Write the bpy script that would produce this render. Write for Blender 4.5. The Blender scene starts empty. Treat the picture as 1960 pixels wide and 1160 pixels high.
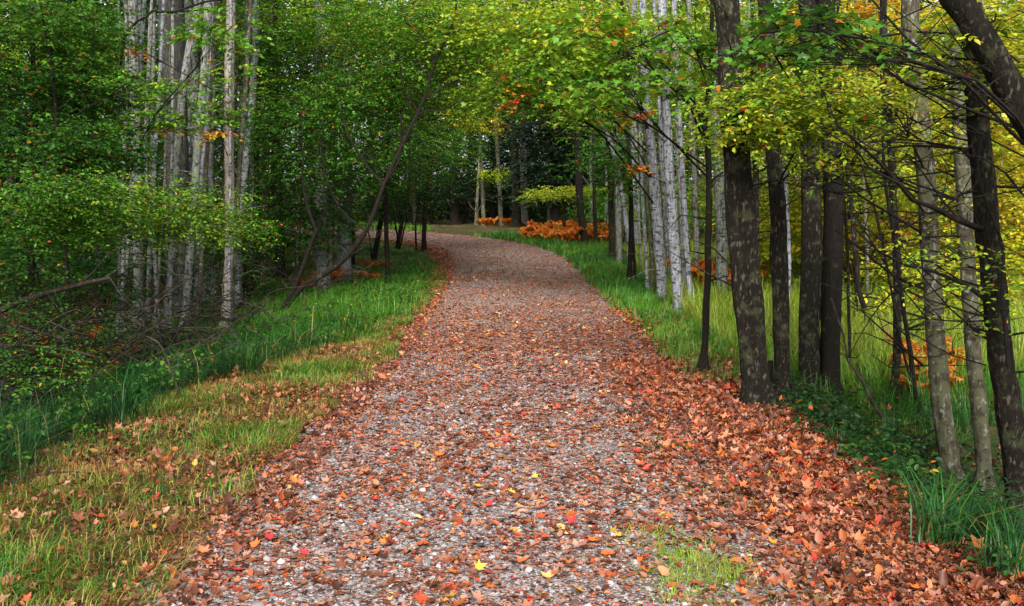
import bpy, math, random
import numpy as np
from mathutils import Vector, Euler

SC = bpy.context.scene
COL = SC.collection
RNG = np.random.default_rng(11)
random.seed(5)

# ------------------------------------------------------------------ camera
FPX, CX, CY, HORIZON = 1768.0, 980.0, 580.0, 420.0
EYE = 1.6
PITCH = math.atan((CY - HORIZON) / FPX)
cam_d = bpy.data.cameras.new("camera")
cam_d.sensor_width = 36.0
cam_d.lens = 36.0 * FPX / 1960.0
cam_d.clip_start, cam_d.clip_end = 0.1, 1000.0
cam = bpy.data.objects.new("camera", cam_d)
cam.location = (0, 0, EYE)
cam.rotation_euler = (math.radians(90) - PITCH, 0, 0)
COL.objects.link(cam)
SC.camera = cam

# ------------------------------------------------------------------ light
SUN_EL, SUN_AZ = math.radians(38), math.radians(182)     # azimuth measured from +Y clockwise
world = bpy.data.worlds.new("World")
SC.world = world
world.use_nodes = True
nt = world.node_tree
nt.nodes.clear()
sky = nt.nodes.new('ShaderNodeTexSky')
sky.sky_type = 'NISHITA'
sky.sun_disc = False
sky.sun_elevation = SUN_EL
sky.sun_rotation = SUN_AZ
sky.dust_density = 3.0
hs = nt.nodes.new('ShaderNodeHueSaturation')
hs.inputs['Saturation'].default_value = 0.22
bg = nt.nodes.new('ShaderNodeBackground')
bg.inputs['Strength'].default_value = 0.15
wo = nt.nodes.new('ShaderNodeOutputWorld')
nt.links.new(sky.outputs[0], hs.inputs['Color'])
nt.links.new(hs.outputs[0], bg.inputs['Color'])
nt.links.new(bg.outputs[0], wo.inputs['Surface'])
sun_d = bpy.data.lights.new("sun", 'SUN')
sun_d.energy = 3.2
sun_d.angle = math.radians(30)
sun_d.color = (1.0, 0.96, 0.90)
sun = bpy.data.objects.new("sun", sun_d)
sdir = Vector((math.sin(SUN_AZ) * math.cos(SUN_EL), math.cos(SUN_AZ) * math.cos(SUN_EL), math.sin(SUN_EL)))
sun.rotation_euler = sdir.to_track_quat('Z', 'Y').to_euler()
sun.location = (0, 0, 40)
COL.objects.link(sun)
SC.view_settings.view_transform = 'Standard'
SC.view_settings.look = 'None'
SC.view_settings.exposure = 0.98
SC.view_settings.gamma = 1.0
SC.cycles.max_bounces = 5
SC.cycles.diffuse_bounces = 3
SC.cycles.glossy_bounces = 1
SC.cycles.transmission_bounces = 3
SC.cycles.caustics_reflective = False
SC.cycles.caustics_refractive = False

# ------------------------------------------------------------------ terrain
RP = np.array([(.1, -30), (.1, -10), (.1, 0), (.1, 10), (.08, 18), (-.1, 24), (-.65, 28.5), (-2.2, 32.5), (-5.0, 36),
               (-9.5, 38.7), (-15, 40.4), (-23, 41.5), (-33, 42), (-45, 42)], float)
def resample(P, step):
    P = np.asarray(P, float)
    out = []
    Q = np.vstack([2 * P[0] - P[1], P, 2 * P[-1] - P[-2]])
    for i in range(1, len(Q) - 2):
        n = max(1, int(np.linalg.norm(Q[i + 1] - Q[i]) / step))
        for k in range(n):
            t = k / n
            out.append(.5 * ((2 * Q[i]) + (-Q[i - 1] + Q[i + 1]) * t + (2 * Q[i - 1] - 5 * Q[i] + 4 * Q[i + 1] - Q[i + 2]) * t * t
                             + (-Q[i - 1] + 3 * Q[i] - 3 * Q[i + 1] + Q[i + 2]) * t ** 3))
    out.append(P[-1])
    return np.array(out)
ROAD = resample(RP, .4)
RT = np.gradient(ROAD, axis=0)
RT /= np.linalg.norm(RT, axis=1)[:, None]
RN = np.stack([RT[:, 1], -RT[:, 0]], 1)       # points to the right of the walking direction
RA = np.concatenate([[0], np.cumsum(np.linalg.norm(np.diff(ROAD, axis=0), axis=1))])
RA -= RA[np.argmin(np.abs(ROAD[:, 1]) + np.abs(ROAD[:, 0]))]     # arc length 0 at the camera

def smooth(a, b, x):
    t = np.clip((x - a) / (b - a), 0, 1)
    return t * t * (3 - 2 * t)
def road_s(x, y):
    x = np.atleast_1d(np.asarray(x, float)); y = np.atleast_1d(np.asarray(y, float))
    s = np.empty_like(x)
    for i in range(0, len(x), 20000):
        dx = x[i:i + 20000, None] - ROAD[None, :, 0]; dy = y[i:i + 20000, None] - ROAD[None, :, 1]
        d2 = dx * dx + dy * dy
        j = d2.argmin(1); r = np.arange(len(j))
        sg = dx[r, j] * RN[j, 0] + dy[r, j] * RN[j, 1]
        s[i:i + 20000] = np.sign(sg) * np.sqrt(d2[r, j])
    return s
def wob(x, y, f, seed=0.0):
    return (np.sin(f * x * 1.3 + seed) * np.cos(f * y * 1.1 + seed * 2.1) + np.sin(f * (x + y) * .7 + seed * 3.7) * np.cos(f * (x - 1.7 * y) * .9 + seed)) * .5
ZY = np.array([(-300, 0), (12, 0), (17, .07), (22.8, .31), (28, .65), (34, .96), (40, 1.28), (46, 1.42), (60, 1.35), (90, 2.0), (220, 6)], float)
def gz(x, y):
    x = np.atleast_1d(np.asarray(x, float)); y = np.atleast_1d(np.asarray(y, float))
    s = road_s(x, y)
    z = np.interp(y, ZY[:, 0], ZY[:, 1])
    k = .12 + .88 * (1 - smooth(7.5, 12.5, y))
    drop = -.75 * smooth(2.1, 3.5, s) * k + .35 * smooth(5.5, 9, s) * k
    z = z + drop - .35 * smooth(2.6, 5.5, -s) * (1 - smooth(20, 30, y))
    z = z + .05 * wob(x, y, 1.9, 1.0) * smooth(1.7, 2.6, np.abs(s)) + .25 * wob(x, y, .35, 2.0) * smooth(5, 12, np.abs(s))
    z = z - .03 * np.clip(np.abs(s) / 1.7, 0, 1) ** 2
    z = z + .03 * np.clip(np.abs(s) - 22, 0, 200)
    return z
def gz1(x, y): return float(gz(x, y)[0])

cp, sp = math.cos(PITCH), math.sin(PITCH)
def ray(px, py):
    u, v = (px - CX) / FPX, (CY - py) / FPX
    return np.array([u, cp + v * sp, -sp + v * cp])
def P(px, py, Y):
    d = ray(px, py)
    t = Y / d[1]
    return np.array([d[0] * t, Y, EYE + d[2] * t])
def hit(px, py):
    d = ray(px, py)
    Y = np.arange(2.0, 90, .04)
    t = Y / d[1]
    x, z = d[0] * t, EYE + d[2] * t
    b = np.nonzero(z < gz(x, Y))[0]
    i = b[0] if len(b) else len(Y) - 1
    return np.array([x[i], Y[i], gz1(x[i], Y[i])])

# ------------------------------------------------------------------ object helpers
def link(name, data, parent=None):
    o = bpy.data.objects.new(name, data)
    COL.objects.link(o)
    if parent is not None:
        o.parent = parent
    return o
def tag(o, label=None, cat=None, group=None, kind=None):
    if label: o["label"] = label
    if cat: o["category"] = cat
    if group: o["group"] = group
    if kind: o["kind"] = kind
    return o
def thing(name, label, cat, loc, group=None):
    o = bpy.data.objects.new(name, None)
    o.empty_display_size = .2
    o.location = [float(v) for v in loc]
    COL.objects.link(o)
    return tag(o, label, cat, group)

def mesh_np(name, V, loops, starts, tint, mat, smooth_shade=False):
    me = bpy.data.meshes.new(name)
    V = np.ascontiguousarray(V, np.float32)
    me.vertices.add(len(V)); me.vertices.foreach_set('co', V.ravel())
    me.loops.add(len(loops)); me.loops.foreach_set('vertex_index', np.ascontiguousarray(loops, np.int32))
    me.polygons.add(len(starts)); me.polygons.foreach_set('loop_start', np.ascontiguousarray(starts, np.int32))
    if smooth_shade:
        me.polygons.foreach_set('use_smooth', np.ones(len(starts), bool))
    if tint is not None:
        a = me.attributes.new('tint', 'FLOAT', 'FACE')
        a.data.foreach_set('value', np.ascontiguousarray(tint, np.float32))
    me.update(calc_edges=True)
    me.materials.append(mat)
    return me

class Field:
    """many small leaves, blades or twigs gathered into one mesh"""
    def __init__(self): self.V, self.L, self.S, self.T, self.nv, self.nl, self.wood = [], [], [], [], 0, 0, False
    def raw(self, V, faces, tint):
        """V (n,k,3): n copies of one topology"""
        n, k, _ = V.shape
        if n == 0: return
        fl = np.concatenate([np.array(f) for f in faces]); ln = np.array([len(f) for f in faces])
        st = np.concatenate([[0], np.cumsum(ln)[:-1]])
        self.V.append(V.reshape(-1, 3))
        self.L.append((fl[None, :] + (np.arange(n) * k)[:, None] + self.nv).ravel())
        self.S.append((st[None, :] + (np.arange(n) * len(fl))[:, None] + self.nl).ravel())
        self.T.append(np.repeat(np.broadcast_to(tint, (n,)), len(faces)))
        self.nv += n * k; self.nl += n * len(fl)
    def add(self, base, faces, pos, M, tint):
        self.raw(np.einsum('nij,kj->nki', M, base) + pos[:, None, :], faces, tint)
    def mesh(self, name, mat, origin=(0, 0, 0), smooth_shade=False):
        V = np.concatenate(self.V) - np.asarray(origin, float)
        T = np.concatenate(self.T)
        me = mesh_np(name, V, np.concatenate(self.L), np.concatenate(self.S), T, mat, smooth_shade)
        if self.wood:                       # tint below zero marks the woody shoots
            me.materials.append(B_TWIG)
            me.polygons.foreach_set('material_index', (T < -.5).astype(np.int32))
        return me
    def build(self, name, mat, parent=None, origin=(0, 0, 0), smooth_shade=False):
        if not self.V: return None
        return link(name, self.mesh(name, mat, origin, smooth_shade), parent)

def rot(yaw, pitch, roll):
    n = len(yaw)
    cy, sy, c1, s1, c2, s2 = np.cos(yaw), np.sin(yaw), np.cos(pitch), np.sin(pitch), np.cos(roll), np.sin(roll)
    o, l = np.zeros(n), np.ones(n)
    Z = np.stack([np.stack([cy, -sy, o], 1), np.stack([sy, cy, o], 1), np.stack([o, o, l], 1)], 1)
    X = np.stack([np.stack([l, o, o], 1), np.stack([o, c1, -s1], 1), np.stack([o, s1, c1], 1)], 1)
    Y = np.stack([np.stack([c2, o, s2], 1), np.stack([o, l, o], 1), np.stack([-s2, o, c2], 1)], 1)
    return Z @ X @ Y

LEAF = (np.array([(0, 0, 0), (.26, .33, .07), (.22, .68, .05), (0, 1, -.06), (-.22, .68, .05), (-.26, .33, .07)]), [(0, 1, 2, 3), (0, 3, 4, 5)])
MAPLE = (np.array([(0, .05, 0), (.40, .02, .05), (.30, .26, .05), (.55, .52, .10), (.22, .58, .04), (0, 1.0, -.06),
                   (-.22, .58, .04), (-.55, .52, .10), (-.30, .26, .05), (-.40, .02, .05)]), [(0, 1, 2, 3, 4, 5), (0, 5, 6, 7, 8, 9)])
CURL = (np.array([(0, 0, .05), (.24, .3, .20), (.20, .7, .22), (.02, 1, .10), (-.24, .68, .20), (-.27, .3, .06), (0, .5, .0)]),
        [(0, 1, 6), (1, 2, 6), (2, 3, 6), (3, 4, 6), (4, 5, 6), (5, 0, 6)])
MAPLE_DRY = (np.array([(0, .02, .02), (.42, -.02, .16), (.28, .24, .04), (.58, .50, .26), (.22, .56, .07), (.05, 1.0, .20),
                       (-.22, .58, .05), (-.52, .55, .20), (-.30, .26, .03), (-.42, .04, .10), (0, .4, 0)]),
             [(10, 0, 1, 2), (10, 2, 3, 4), (10, 4, 5, 6), (10, 6, 7, 8), (10, 8, 9, 0)])
TWIG = (np.array([(.5, 0, 0), (-.25, 0, .43), (-.25, 0, -.43), (.3, .5, .06), (-.15, .5, .32), (-.15, .5, -.2), (0, 1, 0)]),
        [(0, 1, 4, 3), (1, 2, 5, 4), (2, 0, 3, 5), (3, 4, 6), (4, 5, 6), (5, 3, 6)])

def leaves_on(F, kind, pos, yaw, pitch, roll, size, tint):
    base, faces = kind
    F.add(base, faces, pos, rot(yaw, pitch, roll) * size[:, None, None], tint)

def sprays(F, TW, c, r, n, tint, leaf=.075, kind=LEAF, L=.55, m=12, sd=.05, twig=.006, odd=.022, tz=0.0):
    n = int(n)
    """n leafy shoots spread through an ellipsoid; returns their bases"""
    c, r = np.asarray(c, float), np.asarray(r, float)
    u = RNG.normal(size=(n, 3)); u /= np.linalg.norm(u, axis=1)[:, None]
    u *= RNG.random(n)[:, None] ** .45
    O = c + u * r
    phi = np.arctan2(u[:, 1], u[:, 0]) + RNG.normal(0, .9, n)
    Ls = L * RNG.uniform(.6, 1.3, n)
    rise = RNG.normal(.10, .22, n)
    t = (np.arange(m) + .6) / m
    D = np.stack([np.cos(phi), np.sin(phi), rise], 1)
    pos = O[:, None, :] + D[:, None, :] * (Ls[:, None] * t[None, :])[:, :, None]
    pos[:, :, 2] -= .30 * Ls[:, None] * t[None, :] ** 2
    side = np.where(np.arange(m) % 2 == 0, 1, -1)
    yaw = phi[:, None] - math.pi / 2 + side[None, :] * RNG.uniform(.35, 1.35, (n, m))
    tt = tint + RNG.normal(0, sd, n) + tz * u[:, 2]
    T = tt[:, None] + RNG.normal(0, sd * .6, (n, m))
    od = RNG.random((n, m)) < odd
    T = np.where(od, RNG.uniform(.8, .97, (n, m)), np.clip(T, 0, 1 if tint > .8 else .8))
    N = n * m
    leaves_on(F, kind, pos.reshape(-1, 3), yaw.ravel(), RNG.normal(-.22, .33, N), RNG.normal(0, .42, N),
              (leaf * RNG.uniform(.6, 1.2, (n, m)) * (1 - .25 * t[None, :])).ravel(), T.ravel())
    if TW is not None:
        M = rot(phi - math.pi / 2, np.arctan(rise - .22), RNG.uniform(0, 6, n))
        M = M * np.stack([np.full(n, twig), Ls, np.full(n, twig)], 1)[:, None, :]
        F.wood = True
        F.add(TWIG[0], TWIG[1], O, M, np.full(n, -1.0))
    return O

class Tubes:
    """tapered, slightly irregular limbs gathered into one mesh"""
    def __init__(self): self.F = Field()
    def add(self, pts, rad, sides=9, step=.25, rough=.07, wiggle=0.0, cap=True, root=0.0):
        pts = np.asarray(pts, float); rad = np.asarray(rad, float)
        if len(rad) != len(pts):
            rad = np.interp(np.linspace(0, 1, len(pts)), np.linspace(0, 1, len(rad)), rad)
        Q = resample(np.hstack([pts, rad[:, None]]), step)
        C, r = Q[:, :3], np.maximum(Q[:, 3], .0008)
        n = len(C)
        if wiggle:
            w = RNG.normal(0, wiggle, (n, 3)); w[0] = 0
            k = np.ones(3) / 3
            for a in range(3): w[:, a] = np.convolve(np.pad(w[:, a], 1, 'edge'), k, 'valid')
            C = C + w
        T = np.gradient(C, axis=0); T /= np.linalg.norm(T, axis=1)[:, None] + 1e-9
        ref = np.array([0, 0, 1.0]) if abs(T[:, 2]).mean() < .7 else np.array([0, 1.0, 0])
        A = np.cross(T, ref); A /= np.linalg.norm(A, axis=1)[:, None] + 1e-9
        B = np.cross(T, A)
        th = np.arange(sides) / sides * 2 * math.pi
        s0 = RNG.random(4) * 6
        ii = np.arange(n)[:, None]
        lump = 1 + rough * (np.sin(2 * th[None, :] + s0[0] + ii * step * 1.1) * .6 + np.sin(3 * th[None, :] + s0[1] - ii * step * 1.9) * .4) \
            + rough * .5 * RNG.normal(size=(n, sides))
        if sides >= 16:                     # furrows that drift along the stem
            w = RNG.normal(0, 1, (n, sides)); fw = np.zeros((n, sides)); fw[0] = w[0]
            for i in range(1, n): fw[i] = .86 * fw[i - 1] + .5 * w[i]
            lump = lump + .045 * fw
        if root:
            d0 = np.concatenate([[0], np.cumsum(np.linalg.norm(np.diff(C, axis=0), axis=1))])[:, None]
            lump = lump + root * np.exp(-(d0 / .30) ** 2) * np.clip(np.sin(3 * th[None, :] + s0[2]) + .5 * np.sin(5 * th[None, :] + s0[3]), -.15, 1)
        V = C[:, None, :] + (np.cos(th)[None, :, None] * A[:, None, :] + np.sin(th)[None, :, None] * B[:, None, :]) * (r[:, None] * lump)[:, :, None]
        faces = []
        for i in range(n - 1):
            for k in range(sides):
                k2 = (k + 1) % sides
                faces.append((i * sides + k, i * sides + k2, (i + 1) * sides + k2, (i + 1) * sides + k))
        if cap:
            faces.append(tuple(range((n - 1) * sides, n * sides)))
        self.F.raw(V.reshape(1, -1, 3), faces, np.zeros(1))
        return C, r
    def build(self, name, mat, parent=None, origin=(0, 0, 0)):
        return self.F.build(name, mat, parent, origin, smooth_shade=True)
    def mesh(self, name, mat): return self.F.mesh(name, mat, smooth_shade=True)

# ------------------------------------------------------------------ materials
def mat_new(name):
    m = bpy.data.materials.new(name)
    m.use_nodes = True
    n = m.node_tree.nodes
    return m, n, m.node_tree.links, n['Principled BSDF'], n['Material Output']
def ramp(n, stops, interp='LINEAR'):
    r = n.new('ShaderNodeValToRGB')
    r.color_ramp.interpolation = interp
    e = r.color_ramp.elements
    while len(e) > 1: e.remove(e[-1])
    e[0].position = stops[0][0]; e[0].color = (*stops[0][1], 1)
    for p, c in stops[1:]:
        k = e.new(p); k.color = (*c, 1)
    return r
def foliage_mat(name, stops, trans=.35, rough=.45, spec=.35, var=.25):
    m, n, l, b, o = mat_new(name)
    at = n.new('ShaderNodeAttribute'); at.attribute_name = 'tint'
    rp = ramp(n, stops)
    l.new(at.outputs['Fac'], rp.inputs[0])
    ge = n.new('ShaderNodeNewGeometry')
    mr = n.new('ShaderNodeMapRange')
    mr.inputs['To Min'].default_value = 1 - var; mr.inputs['To Max'].default_value = 1 + var
    l.new(ge.outputs['Random Per Island'], mr.inputs['Value'])
    h = n.new('ShaderNodeHueSaturation')
    l.new(mr.outputs[0], h.inputs['Value']); l.new(rp.outputs[0], h.inputs['Color'])
    l.new(h.outputs[0], b.inputs['Base Color'])
    b.inputs['Roughness'].default_value = rough
    b.inputs['Specular IOR Level'].default_value = spec
    if trans > 0:
        t = n.new('ShaderNodeBsdfTranslucent'); x = n.new('ShaderNodeMixShader')
        x.inputs[0].default_value = trans
        l.new(h.outputs[0], t.inputs['Color'])
        l.new(b.outputs[0], x.inputs[1]); l.new(t.outputs[0], x.inputs[2]); l.new(x.outputs[0], o.inputs['Surface'])
    return m
LEAF_STOPS = [(0, (.012, .036, .008)), (.2, (.028, .100, .012)), (.35, (.062, .190, .016)), (.5, (.135, .310, .020)),
              (.62, (.340, .430, .022)), (.74, (.580, .500, .030)), (.84, (.540, .250, .020)), (.92, (.480, .110, .016)), (1, (.440, .025, .025))]
M_LEAF = foliage_mat('leaf', LEAF_STOPS, trans=.42, var=.38)
M_NEEDLE = foliage_mat('needle', [(0, (.008, .020, .010)), (1, (.030, .070, .022))], trans=.1)
M_GRASS = foliage_mat('grass', [(0, (.010, .050, .014)), (.3, (.034, .150, .018)), (.5, (.095, .260, .020)), (.7, (.270, .380, .034)),
                                (.82, (.330, .270, .060)), (.92, (.30, .165, .045)), (1, (.20, .085, .025))], trans=.3, rough=.4)
M_LITTER = foliage_mat('fallen_leaf', [(0, (.030, .010, .006)), (.2, (.080, .024, .011)), (.4, (.225, .066, .028)), (.55, (.390, .190, .130)),
                                       (.7, (.420, .115, .022)), (.85, (.400, .030, .022)), (.93, (.480, .270, .040)), (1, (.500, .330, .150))],
                       trans=.12, rough=.5, var=.4)
M_FERN = foliage_mat('dry_fern', [(0, (.240, .060, .012)), (.25, (.500, .100, .012)), (.6, (.620, .180, .018)), (.92, (.640, .320, .045)), (1, (.32, .34, .05))], trans=.4)
M_STONE = foliage_mat('gravel_chip', [(0, (.045, .040, .036)), (.5, (.180, .158, .156)), (1, (.42, .38, .375))], trans=0, rough=.85, spec=.2)

def bark_mat(name, base, light, dark, lichen, furrow=4.0, amount=.5, lich=.45, streak=(9, 9, 1.6), bump=.6, spots=None):
    m, n, l, b, o = mat_new(name)
    tc = n.new('ShaderNodeTexCoord')
    mp = n.new('ShaderNodeMapping'); mp.inputs['Scale'].default_value = streak
    l.new(tc.outputs['Object'], mp.inputs['Vector'])
    n1 = n.new('ShaderNodeTexNoise'); n1.inputs['Scale'].default_value = furrow; n1.inputs['Detail'].default_value = 8; n1.inputs['Roughness'].default_value = .65
    l.new(mp.outputs[0], n1.inputs['Vector'])
    r1 = ramp(n, [(.30, dark), (.30 + .32 * (1 - amount) + .12, base), (.72, light)])
    l.new(n1.outputs['Fac'], r1.inputs[0])
    n2 = n.new('ShaderNodeTexNoise'); n2.inputs['Scale'].default_value = 7; n2.inputs['Detail'].default_value = 7; n2.inputs['Roughness'].default_value = .7
    l.new(tc.outputs['Object'], n2.inputs['Vector'])
    r2 = ramp(n, [(1 - lich - .04, (0, 0, 0)), (1 - lich + .05, (1, 1, 1))])
    l.new(n2.outputs['Fac'], r2.inputs[0])
    mx = n.new('ShaderNodeMixRGB'); mx.inputs[2].default_value = (*lichen, 1)
    mm = n.new('ShaderNodeMath'); mm.operation = 'MULTIPLY'; mm.inputs[1].default_value = .75
    l.new(r2.outputs[0], mm.inputs[0]); l.new(mm.outputs[0], mx.inputs[0]); l.new(r1.outputs[0], mx.inputs[1])
    last = mx
    if spots:
        mp3 = n.new('ShaderNodeMapping'); mp3.inputs['Scale'].default_value = spots[1]
        l.new(tc.outputs['Object'], mp3.inputs['Vector'])
        n3 = n.new('ShaderNodeTexNoise'); n3.inputs['Scale'].default_value = 1; n3.inputs['Detail'].default_value = 4
        l.new(mp3.outputs[0], n3.inputs['Vector'])
        r3 = ramp(n, [(spots[2], (0, 0, 0)), (spots[2] + .10, (1, 1, 1))])
        l.new(n3.outputs['Fac'], r3.inputs[0])
        mx2 = n.new('ShaderNodeMixRGB'); mx2.inputs[2].default_value = (*spots[0], 1)
        l.new(r3.outputs[0], mx2.inputs[0]); l.new(mx.outputs[0], mx2.inputs[1])
        last = mx2
    l.new(last.outputs[0], b.inputs['Base Color'])
    b.inputs['Roughness'].default_value = .9
    b.inputs['Specular IOR Level'].default_value = .15
    bp = n.new('ShaderNodeBump'); bp.inputs['Strength'].default_value = bump; bp.inputs['Distance'].default_value = .035
    l.new(n1.outputs['Fac'], bp.inputs['Height']); l.new(bp.outputs[0], b.inputs['Normal'])
    return m
B_PALE = bark_mat('pale_bark', (.29, .29, .28), (.60, .61, .62), (.022, .020, .016), (.19, .23, .12), amount=.3, lich=.44, spots=((.05, .045, .04), (13, 13, 20), .53))
B_BLUE = bark_mat('blue_grey_bark', (.33, .345, .385), (.66, .69, .76), (.030, .027, .026), (.20, .19, .16), amount=.35, lich=.42, spots=((.055, .05, .047), (11, 11, 22), .52))
B_BIRCH = bark_mat('birch_bark', (.25, .21, .17), (.42, .36, .30), (.07, .05, .04), (.26, .25, .19), amount=.6, lich=.35, streak=(5, 5, 3), spots=((.035, .028, .022), (5, 5, 34), .60), bump=.3)
B_ROUGH = bark_mat('furrowed_bark', (.10, .095, .085), (.38, .38, .36), (.012, .010, .008), (.20, .24, .15), furrow=3.2, amount=.35, lich=.38, streak=(16, 16, 1.8), bump=1.0)
B_DARK = bark_mat('dark_bark', (.017, .013, .010), (.065, .053, .040), (.010, .008, .006), (.10, .10, .06), furrow=4, amount=.4, lich=.36, streak=(12, 12, 2.4), bump=.9)
B_MOSSY = bark_mat('mossy_bark', (.026, .020, .014), (.10, .082, .056), (.005, .004, .003), (.062, .068, .032), furrow=5, amount=.2, lich=.43, streak=(16, 16, 3), bump=1.0,
                   spots=((.105, .098, .070), (34, 34, 15), .575))
B_SPOT = bark_mat('lichen_spotted_bark', (.085, .072, .050), (.20, .175, .130), (.014, .011, .008), (.115, .120, .065), furrow=3, amount=.5, lich=.5, streak=(8, 8, 5), bump=.7,
                  spots=((.24, .24, .20), (24, 24, 16), .57))
B_TWIG = bark_mat('twig_bark', (.015, .012, .010), (.050, .042, .034), (.006, .005, .004), (.07, .065, .05), lich=.3, bump=.3)
B_DEAD = bark_mat('dead_wood', (.050, .040, .031), (.15, .13, .105), (.012, .009, .007), (.07, .075, .05), lich=.35, bump=.5)

def ground_mat():
    m, n, l, b, o = mat_new('forest_floor')
    tc = n.new('ShaderNodeTexCoord')
    v = n.new('ShaderNodeTexVoronoi'); v.inputs['Scale'].default_value = 14
    l.new(tc.outputs['Object'], v.inputs['Vector'])
    sp_ = n.new('ShaderNodeSeparateColor'); l.new(v.outputs['Color'], sp_.inputs[0])
    r1 = ramp(n, [(0, (.018, .012, .008)), (.4, (.060, .035, .018)), (.7, (.12, .062, .028)), (1, (.19, .10, .045))])
    l.new(sp_.outputs[0], r1.inputs[0])
    n2 = n.new('ShaderNodeTexNoise'); n2.inputs['Scale'].default_value = .9; n2.inputs['Detail'].default_value = 6
    l.new(tc.outputs['Object'], n2.inputs['Vector'])
    r2 = ramp(n, [(.42, (0, 0, 0)), (.6, (1, 1, 1))]); l.new(n2.outputs['Fac'], r2.inputs[0])
    mx = n.new('ShaderNodeMixRGB'); mx.inputs[2].default_value = (.030, .050, .014, 1)
    l.new(r2.outputs[0], mx.inputs[0]); l.new(r1.outputs[0], mx.inputs[1])
    l.new(mx.outputs[0], b.inputs['Base Color'])
    b.inputs['Roughness'].default_value = 1; b.inputs['Specular IOR Level'].default_value = .1
    bp = n.new('ShaderNodeBump'); bp.inputs['Strength'].default_value = .8; bp.inputs['Distance'].default_value = .03
    l.new(v.outputs['Distance'], bp.inputs['Height']); l.new(bp.outputs[0], b.inputs['Normal'])
    return m
def road_mat():
    m, n, l, b, o = mat_new('gravel')
    tc = n.new('ShaderNodeTexCoord')
    v = n.new('ShaderNodeTexVoronoi'); v.inputs['Scale'].default_value = 55; v.inputs['Randomness'].default_value = 1
    l.new(tc.outputs['Object'], v.inputs['Vector'])
    sp_ = n.new('ShaderNodeSeparateColor'); l.new(v.outputs['Color'], sp_.inputs[0])
    r1 = ramp(n, [(0, (.035, .026, .023)), (.35, (.155, .125, .120)), (.7, (.300, .245, .238)), (1, (.46, .39, .38))])
    l.new(sp_.outputs[0], r1.inputs[0])
    n2 = n.new('ShaderNodeTexNoise'); n2.inputs['Scale'].default_value = 1.6; n2.inputs['Detail'].default_value = 8
    l.new(tc.outputs['Object'], n2.inputs['Vector'])
    r2 = ramp(n, [(.35, (.80, .74, .70)), (.65, (1.05, 1.0, .98))]); l.new(n2.outputs['Fac'], r2.inputs[0])
    mx = n.new('ShaderNodeMixRGB'); mx.blend_type = 'MULTIPLY'; mx.inputs[0].default_value = 1
    l.new(r1.outputs[0], mx.inputs[1]); l.new(r2.outputs[0], mx.inputs[2])
    l.new(mx.outputs[0], b.inputs['Base Color'])
    b.inputs['Roughness'].default_value = .9; b.inputs['Specular IOR Level'].default_value = .2
    bp = n.new('ShaderNodeBump'); bp.inputs['Strength'].default_value = 1; bp.inputs['Distance'].default_value = .015
    bp.invert = True
    l.new(v.outputs['Distance'], bp.inputs['Height']); l.new(bp.outputs[0], b.inputs['Normal'])
    return m

# ------------------------------------------------------------------ ground and road
def axis(lo, hi, f0, f1, fine):
    a = list(np.arange(f0, f1 + 1e-6, fine)); s = fine
    while a[-1] < hi: s *= 1.18; a.append(a[-1] + s)
    s = fine
    while a[0] > lo: s *= 1.18; a.insert(0, a[0] - s)
    return np.array(a)
gx, gy = axis(-190, 190, -8, 8, .22), axis(-120, 230, 2, 50, .25)
X, Yg = np.meshgrid(gx, gy)
Zg = gz(X.ravel(), Yg.ravel())
nx, ny = len(gx), len(gy)
idx = np.arange(nx * ny).reshape(ny, nx)
q = np.stack([idx[:-1, :-1], idx[:-1, 1:], idx[1:, 1:], idx[1:, :-1]], -1).reshape(-1, 4)
me = mesh_np('ground', np.stack([X.ravel(), Yg.ravel(), Zg], 1), q.ravel(), np.arange(len(q)) * 4, None, ground_mat(), True)
tag(link('ground', me), kind='structure')

def road_xy(a, s):
    """arc length and sideways offset to world x, y"""
    cx_ = np.interp(a, RA, ROAD[:, 0]); cy_ = np.interp(a, RA, ROAD[:, 1])
    nx_ = np.interp(a, RA, RN[:, 0]); ny_ = np.interp(a, RA, RN[:, 1])
    return cx_ + nx_ * s, cy_ + ny_ * s
aa = np.arange(-25, 72, .3); ss = np.linspace(-1.75, 1.75, 15)
A_, S_ = np.meshgrid(aa, ss, indexing='ij')
S_ = S_ * (1 + .05 * np.sin(A_ * 1.7 + np.sign(S_)) + .04 * np.sin(A_ * 4.1 + 2 * np.sign(S_)))
rx, ry = road_xy(A_.ravel(), S_.ravel())
rz = gz(rx, ry) + .014
idx = np.arange(len(rx)).reshape(len(aa), len(ss))
q = np.stack([idx[:-1, :-1], idx[:-1, 1:], idx[1:, 1:], idx[1:, :-1]], -1).reshape(-1, 4)
me = mesh_np('road', np.stack([rx, ry, rz], 1), q.ravel(), np.arange(len(q)) * 4, None, road_mat(), True)
tag(link('road', me), kind='structure')

# ------------------------------------------------------------------ trees
def trunk_pts(pix, Y0, ext, r0, r1):
    """pixel outline of a stem (base first) at depth Y0 to world points and radii"""
    pts = [P(p[0], p[1], Y0 + (p[2] if len(p) > 2 else 0)) for p in pix]
    n = len(pts)
    rad = list(np.linspace(r0, r1, n))
    if ext and ext > pts[-1][2] + .3:
        d = pts[-1] - pts[-2]; d = d / max(d[2], .2)
        d[:2] = np.clip(d[:2], -.25, .25)
        k = 4; z0 = pts[-1][2]; p = pts[-1]
        for i in range(1, k + 1):
            h = (ext - z0) / k
            p = p + d * h * np.array([1, 1, 1 / max(d[2], 1e-6)]) + np.array([*RNG.normal(0, .05, 2), 0])
            pts.append(p.copy()); rad.append(r1 * (1 - .85 * i / k))
    return np.array(pts), np.array(rad)

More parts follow.
